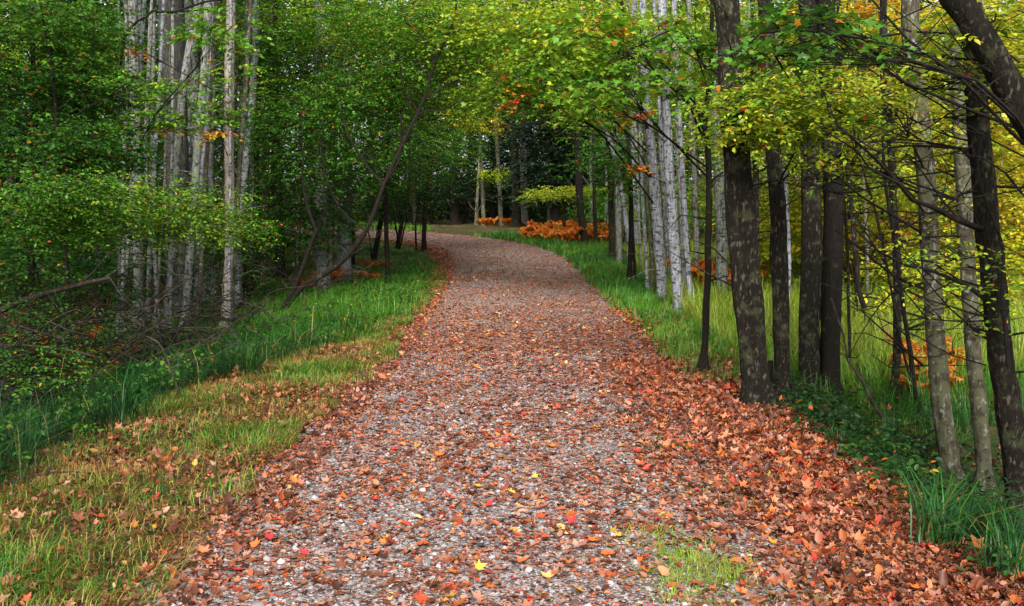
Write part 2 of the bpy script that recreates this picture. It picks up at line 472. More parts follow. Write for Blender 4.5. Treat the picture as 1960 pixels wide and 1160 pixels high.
HIGH = {}
def high_crown(tint, kind):
    key = (round(tint, 2), kind)
    if key not in HIGH:
        F = Field()
        for i in range(9):
            c = RNG.normal(0, 1, 3) * np.array([.95, .95, .8])
            sprays(F, None, c, (.75, .75, .4), 12, tint, leaf=.13, L=.7, m=9, sd=.06, kind=LEAF)
        HIGH[key] = F.mesh('crown', M_LEAF)
    return HIGH[key]

def arcs(n, x0, x1, y0, y1, sgn=-1):
    """thin crooked boughs as pixel outlines with growing depth offsets"""
    out = []
    for _ in range(n):
        px, py = RNG.uniform(x0, x1), RNG.uniform(y0, y1); L = RNG.uniform(110, 330); up = RNG.uniform(-.75, .15)
        pts, d = [(px, py, 0)], RNG.uniform(-.7, .7)
        for k in range(1, 5):
            up += RNG.normal(0, .28); px += sgn * L / 4; py += up * L / 4
            pts.append((px, py, d * k / 4))
        out.append((pts, RNG.uniform(3, 5.5), 1.6, 7))
    return out
DENS, BIG = 2.4, 1.0
def tree(name, label, cat, bark, stems, blobs=(), Y=None, ext=8.5, high=None, hr=1.0, group=None, twigs=6, flare=True, branches=(), leafmat=None, shoots=None):
    """stems: list of (pixel points base first, base width px, top width px); blobs: leafy masses as
    (px, py, depth, rx px, ry px, depth radius m, shoots, tint, leaf size, shape)"""
    p0 = stems[0][0][0]
    base = hit(p0[0], p0[1]) if Y is None else None
    Y0 = base[1] if Y is None else Y
    if base is None:
        x = P(p0[0], p0[1], Y0)[0]; base = np.array([x, Y0, gz1(x, Y0)])
    root = thing(name, label, cat, base, group)
    TB, ctr, limbs = Tubes(), [], []
    for i, st in enumerate(stems):
        k = Y0 / FPX / 2
        pts, rad = trunk_pts(st[0], Y0, ext if len(st) < 4 else st[3], st[1] * k, st[2] * k)
        zb = gz1(pts[0][0], pts[0][1])
        if pts[0][2] > zb - .05 or Y is not None:
            if pts[0][2] > zb + .25:
                pts = np.vstack([[pts[0][0] - (pts[1][0] - pts[0][0]) * .2, pts[0][1], zb], pts]); rad = np.concatenate([[rad[0]], rad])
            else:
                pts[0][2] = zb
        b = pts[0].copy(); b[2] -= .2
        up = pts[0] + (pts[1] - pts[0]) * min(.5, .22 / max(.05, np.linalg.norm(pts[1] - pts[0])))
        fl = 1.75 if flare else 1.15
        pts = np.vstack([b, pts[0], up, pts[1:]]); rad = np.concatenate([[rad[0] * fl * 1.2, rad[0] * fl], [rad[0]], rad[1:]])
        C, r = TB.add(pts, rad, sides=20 if Y0 < 12 and st[1] > 20 else 12 if st[1] > 14 else 8, step=.12 if Y0 < 12 else .22, rough=.09, wiggle=.008, root=.6 if flare and st[1] > 12 else 0)
        ctr.append((C, r))
        nt_ = twigs if i == 0 else twigs // 2
        for _ in range(nt_):
            j = RNG.integers(len(C) // 8, max(len(C) // 8 + 1, int(len(C) * .7)))
            a = RNG.uniform(0, 6.28); ln = RNG.uniform(.25, .9)
            q0 = C[j]; d = np.array([math.cos(a), math.sin(a), RNG.uniform(-.1, .7)])
            mid = q0 + d * ln * .5 + RNG.normal(0, .05, 3)
            TB.add([q0, mid, q0 + d * ln + RNG.normal(0, .12, 3)], [min(.011, r[j] * .5), .006, .002], sides=4, step=.2, wiggle=.012)
    trunk = TB.build('trunk', bark, root, base)
    F = Field()
    for bl in blobs:
        BT = Tubes(); limbs.append(BT)
        px, py, Yb, rxp, ryp, rd, n, tn, lf, kd = bl
        c = P(px, py, Yb); s = Yb / FPX
        L = min(.6, max(.3, rxp * s * .7))
        O = sprays(F, 1, c, (rxp * s * 1.08, rd, ryp * s * 1.12), n * DENS, tn, leaf=lf * BIG, kind=kd, L=L, m=11 if kd is LEAF else 8, tz=.04)
        C, r = min(ctr, key=lambda e: np.min(np.linalg.norm(e[0][:, :2] - c[:2], axis=1)))
        hd = np.linalg.norm(C[:, :2] - c[:2], axis=1)
        j = int(np.argmin(np.abs(C[:, 2] - (c[2] - .45 * hd)) + .3 * hd))
        ln = np.linalg.norm(C[j] - c)
        rb = min(r[j] * .4, .006 + .0035 * ln)
        midp = (C[j] + c) / 2 + np.array([0, 0, .08 * ln]) + RNG.normal(0, .05 * ln, 3)
        K, _ = BT.add([C[j], midp, c], [rb, rb * .75, rb * .4], sides=5, step=.3, wiggle=.015)
        for o_ in O[:min(len(O), 10)]:
            st_ = K[RNG.integers(len(K) // 2, len(K))]
            BT.add([st_, (st_ + o_) / 2 + RNG.normal(0, .06, 3), o_], [rb * .4, rb * .28, .0025], sides=4, step=.3, wiggle=.012)
    for br in branches:
        BT = Tubes(); limbs.append(BT)
        pts = [P(p[0], p[1], Y0 + (p[2] if len(p) > 2 else 0)) for p in br[0]]
        K, _ = BT.add(pts, [br[1] * Y0 / FPX / 2, br[2] * Y0 / FPX / 2], sides=7, step=.12, wiggle=.006)
        for _ in range(br[3] if len(br) > 3 else 4):
            q0 = K[RNG.integers(1, len(K))]; a = RNG.uniform(0, 6.28); ln = RNG.uniform(.15, .5)
            d = np.array([math.cos(a), .4 * math.sin(a), RNG.uniform(-.5, .8)])
            BT.add([q0, q0 + d * ln * .5 + RNG.normal(0, .03, 3), q0 + d * ln], [.005, .0035, .0015], sides=4, step=.15, wiggle=.01)
    for BT in limbs:
        BT.build('branch', B_TWIG, root, base)
    if F.V:
        F.build('crown', leafmat or M_LEAF, root, base)
    if high is not None:
        t = ctr[0][0][-1]
        h = link('crown', high_crown(high, 0), root)
        h.location = t - base + np.array([0, 0, -.2]); h.scale = (hr, hr, hr); h.rotation_euler = (0, 0, RNG.uniform(0, 6))
    return root

LF, MP = LEAF, MAPLE
# ---- left side: pale trunks in a stand
tree('maple_tree', 'broad old trunk with dark furrowed bark, widest in the stand left of the road', 'tree', B_ROUGH,
     [([(342, 570), (337, 300), (326, 0)], 50, 44)], Y=18, high=.3, hr=1.5, twigs=10)
tree('maple_tree', 'pale grey trunk just left of the broad furrowed trunk', 'tree', B_PALE,
     [([(266, 590), (262, 320), (257, 150), (254, 0)], 20, 18)], Y=16, high=.3, hr=1.2)
tree('maple_tree', 'thin pale trunk leftmost of the stand left of the road', 'tree', B_PALE,
     [([(236, 600), (238, 300), (242, 150), (240, 0)], 9, 8)], Y=15.5, high=.25)
tree('maple_tree', 'very slim grey trunk between two wider trunks in the left stand', 'tree', B_PALE,
     [([(303, 640), (296, 480), (279, 300), (284, 150), (292, 0)], 9, 8)], high=.3)
tree('maple_tree', 'pale trunk leaning right across the broad furrowed trunk', 'tree', B_PALE,
     [([(318, 636), (330, 480), (342, 250), (358, 120), (376, 40), (380, 0)], 13, 18)], high=None, hr=1.2)
tree('maple_tree', 'grey green trunk leaning slightly right beside the broad furrowed trunk', 'tree', B_PALE,
     [([(352, 640), (362, 500), (375, 330), (388, 180), (396, 60), (398, 0)], 16, 14)], high=None)
tree('maple_tree', 'slim bluish trunk rooted in dark grass at the foot of the left stand', 'tree', B_BLUE,
     [([(372, 595), (378, 470), (386, 330), (403, 120), (408, 0)], 11, 7)], high=.3, twigs=9)
tree('maple_tree', 'thin pinkish stem rooted leftmost at the edge of the dark grass', 'tree', B_BIRCH,
     [([(296, 618), (305, 500), (312, 400), (318, 250)], 6, 4)], ext=5, twigs=12)
tree('maple_tree', 'short thin grey stem half hidden by the bare twigs', 'tree', B_PALE,
     [([(256, 610), (258, 480), (262, 380)], 7, 4)], ext=5, twigs=14)
tree('maple_tree', 'mottled grey trunk behind the pale shrubs, left of the birch', 'tree', B_PALE,
     [([(410, 578), (409, 480), (404, 300), (408, 100), (410, 0)], 13, 10)], high=.3)
tree('birch_tree', 'pinkish tan birch trunk with short black bands', 'tree', B_BIRCH,
     [([(432, 590), (440, 440), (437, 250), (440, 80), (442, 0)], 19, 16)], Y=15.5, high=None, twigs=3,
     blobs=[(448, 150, 14.9, 60, 34, .4, 16, .52, .08, LF), (430, 215, 15, 46, 26, .4, 14, .5, .08, LF), (302, 242, 14.8, 14, 10, .2, 5, .88, .08, LF), (415, 258, 14.8, 18, 8, .2, 5, .84, .08, LF), (270, 98, 14.8, 10, 8, .2, 4, .88, .08, LF)])
tree('birch_tree', 'blue grey birch trunk leaning left towards its foot in the grass', 'tree', B_BLUE,
     [([(452, 588), (456, 460), (468, 340), (482, 200), (488, 110), (489, 0)], 15, 12)], high=None)
tree('maple_tree', 'brownish trunk right of the blue grey birch', 'tree', B_MOSSY,
     [([(488, 545), (490, 400), (492, 250), (496, 0)], 12, 10)], high=.35)
tree('maple_tree', 'tan trunk rightmost of the left stand, standing behind the leaning dark tree', 'tree', B_SPOT,
     [([(503, 540), (507, 400), (512, 250), (520, 60)], 15, 11)], high=.35)
tree('maple_tree', 'pale mottled trunk behind the dark leaning tree', 'tree', B_PALE,
     [([(622, 505), (628, 400), (634, 280), (632, 130)], 12, 10)], high=.4,
     blobs=[(560, 90, 21, 110, 100, 1.2, 160, .40, .085, LF), (690, 60, 22, 110, 80, 1.2, 150, .45, .085, LF), (620, 200, 22, 90, 60, 1, 90, .38, .085, LF)])

for i in range(16):
    px = RNG.uniform(225, 480); Yd = RNG.uniform(15, 23); ln = RNG.normal(8, 12)
    tree('maple_tree', 'thin pale stem in the dense stand of trunks left of the road', 'tree', [B_PALE, B_BLUE, B_SPOT][i % 3],
         [([(px, 600), (px + ln * .5, 350), (px + ln, 150), (px + ln * 1.3, 0)], RNG.uniform(6, 11), RNG.uniform(5, 9))], Y=Yd, twigs=5, group='thin stems of the left stand')
for i in range(5):
    px = RNG.uniform(545, 700); Yd = RNG.uniform(20, 27)
    tree('maple_tree', 'dim thin stem behind the dark leaning tree', 'tree', [B_PALE, B_SPOT][i % 2], [([(px, 600), (px + 4, 350), (px + RNG.normal(8, 8), 60)], 8, 6)], Y=Yd, twigs=4, group='thin stems behind the leaning tree')
# ---- the dark leaning tree and the saplings on the left bank
tree('maple_tree', 'dark forked tree leaning right from the left grass bank towards the road', 'tree', B_DARK,
     [([(530, 612), (556, 575), (586, 543), (645, 508), (700, 442), (735, 355), (772, 270), (812, 190), (832, 120), (868, 40)], 12, 4.5, 6.0),
      ([(526, 606), (560, 560), (590, 480), (604, 440), (588, 400), (578, 340)], 10, 4, 3.6)],
     blobs=[(560, 240, 17.6, 90, 60, .9, 130, .36, .075, LF), (690, 200, 17.8, 110, 70, 1, 190, .40, .075, LF), (800, 120, 17.6, 110, 80, 1, 210, .46, .075, LF),
            (760, 30, 17.3, 130, 60, 1, 170, .50, .075, LF), (880, 80, 17.4, 90, 70, 1, 130, .50, .075, LF), (620, 320, 18, 90, 50, .9, 110, .30, .075, LF),
            (700, 300, 17.6, 60, 60, .8, 80, .36, .075, LF), (560, 350, 18, 70, 60, .8, 90, .24, .075, LF)], flare=False,
     branches=[([(735, 355), (690, 300), (660, 240), (650, 180)], 5, 2, 6), ([(700, 442), (652, 400), (625, 340), (612, 280)], 4, 2, 8), ([(738, 350), (765, 300), (768, 230), (790, 170)], 4, 2, 8), ([(655, 497), (700, 470), (745, 430)], 3.5, 1.5, 6), ([(800, 215), (770, 160), (765, 100)], 3.5, 1.5, 7), ([(812, 190), (880, 150), (930, 140), (965, 138)], 4, 2, 5), ([(772, 270), (800, 220), (860, 205)], 4, 2, 5),
               ([(832, 120), (800, 60), (770, 40)], 4, 2, 5)])
sap = [([(677, 512), (676, 440), (662, 390), (648, 350)], 7, 4, 'thin bare sapling at the left of the saplings on the bank'),
       ([(713, 512), (735, 400), (765, 310), (790, 240)], 11, 6, 'dark sapling leaning right behind the leaning tree trunk'),
       ([(760, 478), (770, 420), (782, 350), (790, 270)], 9, 6, 'slim dark sapling on the bank, mid way to the road bend'),
       ([(812, 462), (814, 400), (822, 330), (835, 250)], 10, 5, 'dark sapling at the tip of the left bank, in front of the bend'),
       ([(796, 462), (795, 430), (800, 390)], 4, 3, 'tiny thin sapling next to the one at the tip of the bank')]
sb = [[], [(690, 390, 21, 70, 40, .8, 70, .26, .08, LF), (740, 330, 22, 80, 60, 1, 110, .34, .08, LF)],
      [(800, 300, 24, 90, 60, 1, 130, .38, .085, LF), (770, 385, 24, 60, 30, .8, 36, .18, .08, LF)],
      [(840, 335, 28, 60, 36, 1, 40, .26, .09, LF), (840, 250, 26, 90, 70, 1, 170, .43, .09, LF), (880, 280, 28, 50, 30, 1, 36, .42, .09, LF)], []]
for (pp, w0, w1, lb), bb in zip(sap, sb):
    tree('sapling', lb, 'sapling', B_DARK, [(pp, w0, w1, 4.5 if len(bb) else 3)], Y=28.3 if 'tip of the' in lb else None, blobs=bb, twigs=6, flare=False)

tree('maple_tree', 'leafy maple whose bright green crown hangs over the left half of the road', 'tree', B_DARK,
     [([(742, 496), (738, 380), (745, 250), (760, 100), (770, 0)], 9, 7)], Y=20, high=.45, hr=1.2,
     blobs=[(640, 40, 18.5, 110, 60, 1.2, 110, 0.50, .085, LF), (760, 90, 19, 120, 60, 1.2, 130, 0.53, .085, LF), (880, 40, 19, 120, 60, 1.2, 130, 0.57, .085, LF), (700, 180, 20, 110, 60, 1.2, 120, 0.45, .085, LF),
            (830, 190, 20, 110, 60, 1.2, 130, 0.49, .085, LF), (640, 290, 20.5, 90, 50, 1, 90, 0.37, .085, LF), (900, 140, 21, 70, 50, 1, 70, 0.59, .085, LF), (520, 60, 19, 80, 70, 1, 90, 0.47, .085, LF), (560, 170, 19.5, 80, 60, 1, 80, 0.41, .085, LF)])
tree('maple_tree', 'green maple beyond the pale clump with orange sprigs in its crown', 'tree', B_PALE,
     [([(1185, 480), (1180, 300), (1172, 0)], 12, 10)], Y=25, high=.5, hr=1.3,
     blobs=[(1000, 40, 25, 120, 60, 1.4, 120, .54, .10, LF), (1130, 40, 24, 110, 60, 1.4, 120, .55, .10, LF), (1250, 60, 24, 110, 70, 1.4, 120, .56, .10, LF), (1030, 130, 25, 110, 50, 1.2, 90, .50, .10, LF), (1170, 150, 24, 100, 50, 1.2, 90, .50, .10, LF),
            (1160, 55, 22, 50, 16, .7, 30, .82, .09, LF), (1175, 72, 21, 34, 9, .5, 16, .84, .09, LF), (1290, 200, 25, 80, 60, 1.2, 70, .56, .10, LF), (930, 200, 26, 70, 40, 1, 60, .58, .10, LF), (930, 245, 26, 34, 12, .6, 14, .74, .085, LF)])
tree('maple_tree', 'yellow green tree filling the gap above the dark clump on the right', 'tree', B_MOSSY,
     [([(1450, 560), (1445, 300), (1440, 0)], 13, 10)], Y=14, high=None,
     blobs=[(1420, 60, 14, 100, 60, 1, 90, .56, .08, LF), (1540, 70, 14, 100, 60, 1, 90, .60, .08, LF), (1660, 60, 15, 110, 60, 1.2, 100, .66, .08, LF), (1430, 190, 14, 90, 50, 1, 80, .56, .08, LF), (1560, 190, 14, 90, 50, 1, 80, .60, .08, LF),
            (1640, 190, 14.5, 80, 60, 1, 70, .70, .08, LF), (1450, 290, 14, 90, 34, 1, 60, .57, .08, LF), (1640, 330, 15, 90, 60, 1, 80, .60, .08, LF), (1780, 60, 15, 110, 70, 1.2, 100, .64, .08, LF), (1900, 120, 15, 110, 90, 1.2, 130, .62, .08, LF), (1760, 200, 15, 90, 60, 1, 80, .62, .08, LF),
            (1560, 25, 13, 50, 14, .6, 24, .80, .08, LF), (1680, 20, 13, 40, 14, .6, 20, .82, .08, LF)])
# ---- upper left mass
tree('beech_tree', 'leafy dark green tree filling the top left corner', 'tree', B_DARK, [([(60, 520), (70, 300), (60, 0)], 13, 8)], Y=12.5, high=.25, hr=1.4,
     blobs=[(40, 40, 11.5, 110, 60, .9, 130, .40, .075, LF), (160, 60, 12.5, 80, 80, .9, 110, .33, .075, LF), (50, 160, 11.8, 130, 70, 1, 170, .26, .075, LF),
            (170, 190, 12.2, 80, 70, .8, 120, .30, .075, LF)],
     branches=[([(75, 330, -.3), (85, 230, -.3), (150, 215, -.4), (205, 200, -.5)], 5, 2, 5), ([(60, 280), (40, 240), (20, 180)], 5, 2, 4)])
tree('beech_tree', 'leafy green tree with low boughs under the top left corner', 'tree', B_DARK, [([(130, 560), (120, 400), (105, 200)], 10, 6)], Y=11.3, ext=5,
     blobs=[(60, 280, 11, 120, 50, .9, 140, .28, .07, LF), (190, 290, 11.4, 80, 55, .8, 120, .26, .07, LF), (250, 160, 11.5, 70, 26, .5, 16, .42, .075, LF),
            (320, 165, 11.6, 60, 26, .4, 13, .50, .075, LF), (350, 225, 11.4, 60, 26, .4, 13, .47, .075, LF), (280, 240, 11.6, 50, 25, .4, 12, .42, .075, LF)])
tree('oak_tree', 'tree with brownish turning leaves behind the top left corner', 'tree', B_DARK, [([(190, 540), (180, 300), (175, 0)], 12, 9)], Y=17, high=.5,
     blobs=[(130, 120, 17, 110, 80, 1.2, 120, .54, .09, LF), (40, 100, 18, 80, 90, 1.2, 110, .44, .09, LF), (200, 300, 17, 60, 60, 1, 70, .22, .09, LF)])
tree('maple_tree', 'near tree whose dark bough crosses the pale trunks at the top left', 'tree', B_PALE, [([(224, 640), (231, 420), (228, 250), (230, 110), (226, 0)], 7, 6, 6)], Y=13.5, flare=False,
     branches=[([(230, 130), (238, 72), (262, 42), (293, 20), (292, -30)], 6.0, 4.0, 3), ([(293, 20), (330, 24), (360, 14), (392, 4), (425, -2)], 5.5, 3.5, 4), ([(300, 21), (350, 22), (420, 16)], 3, 2, 4), ([(229, 130), (205, 50), (180, 10)], 4, 2, 4)],
     blobs=[(430, 60, 9.2, 60, 40, .4, 22, .46, .075, LF)])

# ---- canopy reaching over the road
tree('maple_tree', 'tall maple on the right whose bright green boughs arch over the road', 'tree', B_BLUE,
     [([(1270, 578), (1257, 420), (1246, 300), (1236, 200), (1232, 60)], 22, 16)], high=None, hr=1.3, twigs=6,
     blobs=[(1120, 60, 16, 110, 50, 1, 130, .57, .095, MP), (980, 60, 16.5, 110, 60, 1, 130, .57, .095, MP), (1080, 130, 15.5, 110, 45, .9, 110, .54, .095, MP),
            (960, 180, 16.5, 80, 40, .9, 70, .54, .095, MP), (1200, 100, 15.5, 70, 60, .8, 60, .55, .095, MP), (990, 192, 15.3, 14, 10, .2, 4, .90, .09, MP), (1165, 60, 14.8, 46, 12, .4, 12, .86, .09, MP), (1100, 195, 15.5, 90, 30, .8, 70, .50, .095, MP)])
tree('maple_tree', 'mottled bluish trunk in the pale clump, the one with the widest stem', 'tree', B_BLUE,
     [([(1302, 600), (1288, 440), (1280, 300), (1272, 150), (1267, 0)], 21, 17)], high=None, hr=1.2,
     blobs=[(1281, 50, 15.8, 9, 12, .08, 6, .98, .06, MP), (1252, 110, 15.6, 14, 14, .2, 5, .87, .09, MP), (1215, 225, 15.4, 16, 7, .2, 4, .88, .09, MP), (1208, 322, 15.6, 14, 6, .2, 4, .88, .09, MP)])
tree('maple_tree', 'pale slim trunk on the right of the pale clump', 'tree', B_BLUE,
     [([(1323, 600), (1312, 440), (1304, 300), (1296, 150), (1290, 0)], 12, 10)], high=None)
tree('maple_tree', 'pale trunk furthest back in the clump, next to the dark sapling', 'tree', B_PALE,
     [([(1331, 572), (1333, 440), (1328, 300), (1322, 150), (1318, 0)], 11, 9)], high=None)
tree('maple_tree', 'greenish stem half hidden between the pale clump trunks', 'tree', B_PALE,
     [([(1286, 560), (1275, 440), (1268, 340), (1262, 220)], 9, 7)], high=None)
tree('maple_tree', 'leaning tan stem on the left of the pale clump', 'tree', B_SPOT,
     [([(1252, 560), (1242, 420), (1228, 300), (1220, 190)], 9, 7)], high=None)
tree('maple_tree', 'dark slim trunk with a forked foot, left of the pale clump', 'tree', B_DARK,
     [([(1205, 542), (1208, 420), (1206, 330), (1200, 220), (1195, 60)], 10, 7), ([(1216, 545), (1212, 470), (1209, 400)], 7, 6, 2)], high=None,
     blobs=[(1190, 330, 20, 50, 50, .8, 60, .34, .09, MP), (1170, 220, 19, 50, 40, .8, 45, .55, .09, MP)])
tree('maple_tree', 'mossy brown trunk beside the grass, nearest the orange ferns', 'tree', B_MOSSY,
     [([(1172, 500), (1170, 400), (1166, 300), (1160, 100)], 14, 10)], high=.4,
     blobs=[(1160, 300, 23, 50, 50, .9, 60, .26, .09, LF)])
tree('birch_tree', 'thin white birch leaning left above the orange ferns', 'tree', B_BLUE,
     [([(1205, 470), (1195, 400), (1183, 330), (1165, 262), (1140, 225)], 10, 8, 6.0)], Y=24, twigs=4,
     blobs=[(1120, 225, 24, 60, 24, .7, 50, .52, .09, LF)])
for i, (px, py, ln, w) in enumerate([(1240, 560, -22, 7), (1262, 565, -30, 8), (1312, 585, -22, 8), (1290, 575, -34, 7), (1336, 565, -14, 7), (1228, 530, -16, 6)]):
    tree('maple_tree', 'thin grey stem standing between the wider trunks of the pale clump', 'tree', [B_BLUE, B_SPOT, B_PALE][i % 3],
         [([(px, py), (px + ln * .5, 350), (px + ln, 120), (px + ln * 1.1, 0)], w, w * .85)], twigs=5, group='thin stems of the pale clump')
for i in range(12):
    px = RNG.uniform(1610, 1950); Yd = RNG.uniform(11, 20)
    tree('maple_tree', 'thin brown stem rising from the meadow grass', 'tree', [B_MOSSY, B_SPOT, B_DARK][i % 3],
         [([(px, 640), (px + RNG.normal(-8, 8), 400), (px + RNG.normal(-16, 14), 150), (px + RNG.normal(-20, 14), 0)], RNG.uniform(6, 12), RNG.uniform(4, 8))], Y=Yd, twigs=14, group='thin stems in the meadow')
tree('sapling', 'dark slender sapling with maple leaves, alone on the right grass edge', 'sapling', B_DARK,
     [([(1345, 716), (1352, 600), (1358, 420), (1355, 300), (1349, 228), (1358, 140), (1362, 40)], 14, 8, 5.0)], flare=True, twigs=4,
     branches=[([(1349, 268), (1330, 230, -.3), (1312, 188, -.7), (1255, 140, -1.0), (1222, 95, -1.3)], 5, 2, 4), ([(1360, 350), (1372, 338), (1386, 330)], 6, 4, 2),
               ([(1358, 140), (1300, 60, -.5), (1230, 85, -1.0), (1165, 118, -1.4)], 4, 2, 4)],
     blobs=[(1330, 60, 8.8, 70, 60, .5, 9, .46, .10, MP), (1230, 80, 8.6, 70, 40, .5, 8, .48, .10, MP), (1190, 170, 8.6, 70, 40, .5, 8, .48, .10, MP),
            (1300, 170, 8.8, 70, 34, .5, 9, .48, .10, MP), (1130, 60, 8.8, 50, 30, .5, 14, .52, .095, MP), (1400, 110, 9.2, 60, 50, .5, 9, .48, .095, MP),
            (1150, 205, 8.9, 46, 18, .4, 11, .52, .095, MP)])
# ---- the dark clump on the right
tree('maple_tree', 'pair of fused dark trunks, widest of the dark clump on the right', 'tree', B_MOSSY,
     [([(1460, 776), (1447, 620), (1430, 450), (1418, 300), (1406, 150), (1396, 0)], 37, 32), ([(1440, 752), (1424, 610), (1408, 450), (1400, 310), (1390, 200), (1382, 40)], 31, 26)], high=None, hr=1.1,
     blobs=[(1440, 200, 7.6, 90, 44, .4, 44, .58, .065, LF), (1420, 262, 7.7, 70, 22, .4, 26, .60, .065, LF), (1530, 150, 7.6, 80, 44, .4, 36, .58, .065, LF)])
tree('maple_tree', 'straight dark trunk second in the dark clump on the right', 'tree', B_MOSSY,
     [([(1498, 772), (1496, 600), (1489, 420), (1481, 300), (1472, 150), (1466, 0)], 33, 27)], high=None, hr=1.1,
     blobs=[(1520, 240, 7.7, 80, 30, .4, 32, .60, .065, LF), (1600, 215, 7.6, 60, 36, .4, 24, .60, .065, LF)])
tree('maple_tree', 'mossy dark trunk third in the dark clump on the right', 'tree', B_MOSSY,
     [([(1546, 772), (1549, 600), (1554, 420), (1551, 300), (1546, 120), (1544, 0)], 38, 30)], high=None)
tree('maple_tree', 'dark trunk rightmost of the dark clump, beside the bright meadow', 'tree', B_DARK,
     [([(1586, 775), (1591, 600), (1597, 420), (1592, 290), (1586, 120), (1580, 0)], 40, 33)], high=None)
tree('tree_stump', 'short dark broken stump between the dark clump trunks', 'stump', B_DARK, [([(1476, 785), (1475, 740), (1477, 690)], 18, 10, None)], Y=9.0, twigs=0)
tree('birch_tree', 'slim white birch stem behind the dark clump', 'tree', B_BLUE, [([(1506, 560), (1508, 500), (1502, 340), (1496, 200)], 15, 11)], Y=15, high=.6, twigs=2)
tree('maple_tree', 'greenish grey trunk seen between the sapling and the dark clump', 'tree', B_PALE, [([(1382, 520), (1380, 420), (1376, 300), (1370, 150)], 24, 20)], Y=17, high=.6, twigs=2)
# ---- right foreground
tree('maple_tree', 'thin brown trunk standing in front of the bright meadow', 'tree', B_MOSSY, [([(1714, 765), (1718, 620), (1714, 450), (1702, 250), (1690, 0)], 16, 13)], high=None,
     blobs=[(1640, 220, 10.5, 90, 60, .8, 60, .63, .07, LF), (1720, 350, 10.5, 80, 60, .8, 46, .62, .07, LF)])
tree('sapling', 'thin black sapling slanting left in front of the meadow', 'sapling', B_DARK, [([(1762, 800), (1738, 650), (1722, 520), (1700, 380), (1690, 240)], 10, 6, 4)], flare=False, twigs=12)
tree('sapling', 'wiry dark sapling crossing behind the slanting black one', 'sapling', B_DARK, [([(1752, 772), (1722, 640), (1690, 470), (1660, 350), (1640, 280)], 6, 4, 4)], flare=False, twigs=14)
tree('maple_tree', 'lichen spotted grey trunk rooted in the sedge on the right', 'tree', B_SPOT,
     [([(1822, 935), (1806, 800), (1794, 680), (1782, 500), (1770, 330), (1752, 150), (1740, 0)], 38, 30)], high=None, twigs=12,
     blobs=[(1690, 180, 7.2, 70, 50, .5, 26, .64, .06, LF), (1600, 300, 7.6, 60, 40, .5, 16, .62, .06, LF), (1810, 250, 7.8, 60, 50, .5, 20, .62, .06, LF)],
     branches=[([(1808, 815), (1790, 822), (1765, 838), (1735, 832), (1712, 842), (1714, 855)], 5, 3, 2), ([(1786, 560), (1700, 520), (1640, 470), (1600, 440)], 6, 3, 7)] + arcs(8, 1765, 1795, 150, 700))
tree('maple_tree', 'second lichen spotted trunk, right of the first in the sedge', 'tree', B_SPOT,
     [([(1886, 950), (1872, 780), (1864, 680), (1852, 500), (1842, 330), (1834, 150), (1828, 0)], 30, 25)], high=None, twigs=12,
     blobs=[(1900, 420, 7.8, 70, 50, .5, 12, .60, .055, LF)],
     branches=arcs(7, 1842, 1868, 150, 700))
tree('maple_tree', 'shaggy dark trunk with peeling bark at the right edge', 'tree', B_MOSSY,
     [([(1962, 1070), (1938, 850), (1916, 680), (1896, 500), (1880, 320), (1862, 130), (1848, -20)], 48, 34)], high=None, twigs=14,
     branches=[([(1930, 700, -.2), (1918, 560, -.25), (1922, 480, -.22), (1885, 380, -.25), (1870, 300, -.22), (1880, 250, -.2)], 8, 5, 3),
               ([(1890, 440), (1830, 420, -.2), (1780, 392, -.4), (1745, 380, -.5), (1712, 340, -.6), (1672, 300, -.7), (1600, 238, -.9)], 12, 4, 10),
               ([(1720, 350, -.6), (1660, 320, -.7), (1640, 290, -.8)], 5, 3, 4),
               ([(1885, 330), (1840, 285), (1790, 280), (1740, 278), (1700, 282)], 7, 4, 5),
               ([(1905, 590), (1850, 545), (1790, 520), (1730, 505), (1680, 480), (1640, 440)], 9, 4, 8)] + arcs(12, 1880, 1925, 150, 760),
     blobs=[(1900, 520, 5.9, 60, 40, .4, 6, .59, .05, LF), (1780, 480, 6.2, 60, 30, .4, 5, .59, .05, LF), (1850, 620, 6.2, 60, 30, .4, 3, .58, .05, LF)])
tree('maple_tree', 'big dark leaning trunk crossing the top right corner', 'tree', B_MOSSY,
     [([(2330, 1060), (2200, 800), (2075, 440), (1985, 260), (1905, 120), (1850, 30), (1800, -60)], 70, 48, 5.0)], Y=5.6, twigs=8,
     branches=[([(2010, 300), (1960, 275, -.15), (1900, 215, -.2), (1830, 145, -.25), (1735, 75, -.3), (1660, -8, -.3)], 8, 4, 8),
               ([(1722, 64, -.3), (1650, 73, -.3), (1600, 66, -.3), (1540, 58, -.35), (1452, 64, -.4), (1420, 92, -.4)], 5, 2.5, 5),
               ([(2020, 330), (1960, 300), (1880, 258, .2), (1800, 200, .4), (1700, 140, .5), (1610, 70, .6)], 4.5, 2.5, 8),
               ([(2060, 430), (1985, 400, .1), (1925, 330, .2), (1880, 300, .2)], 6, 3, 5)] + arcs(4, 1900, 1960, 120, 240),
     blobs=[(1560, 30, 5.3, 80, 30, .3, 12, .36, .068, MP), (1620, 90, 5.3, 70, 26, .3, 9, .40, .068, MP), (1480, 100, 5.3, 60, 40, .3, 10, .40, .068, MP),
            (1900, 40, 5.9, 70, 50, .4, 18, .60, .07, LF), (1930, 180, 6.0, 60, 60, .4, 12, .60, .07, LF), (1800, 130, 6.0, 70, 50, .4, 14, .62, .06, LF)])

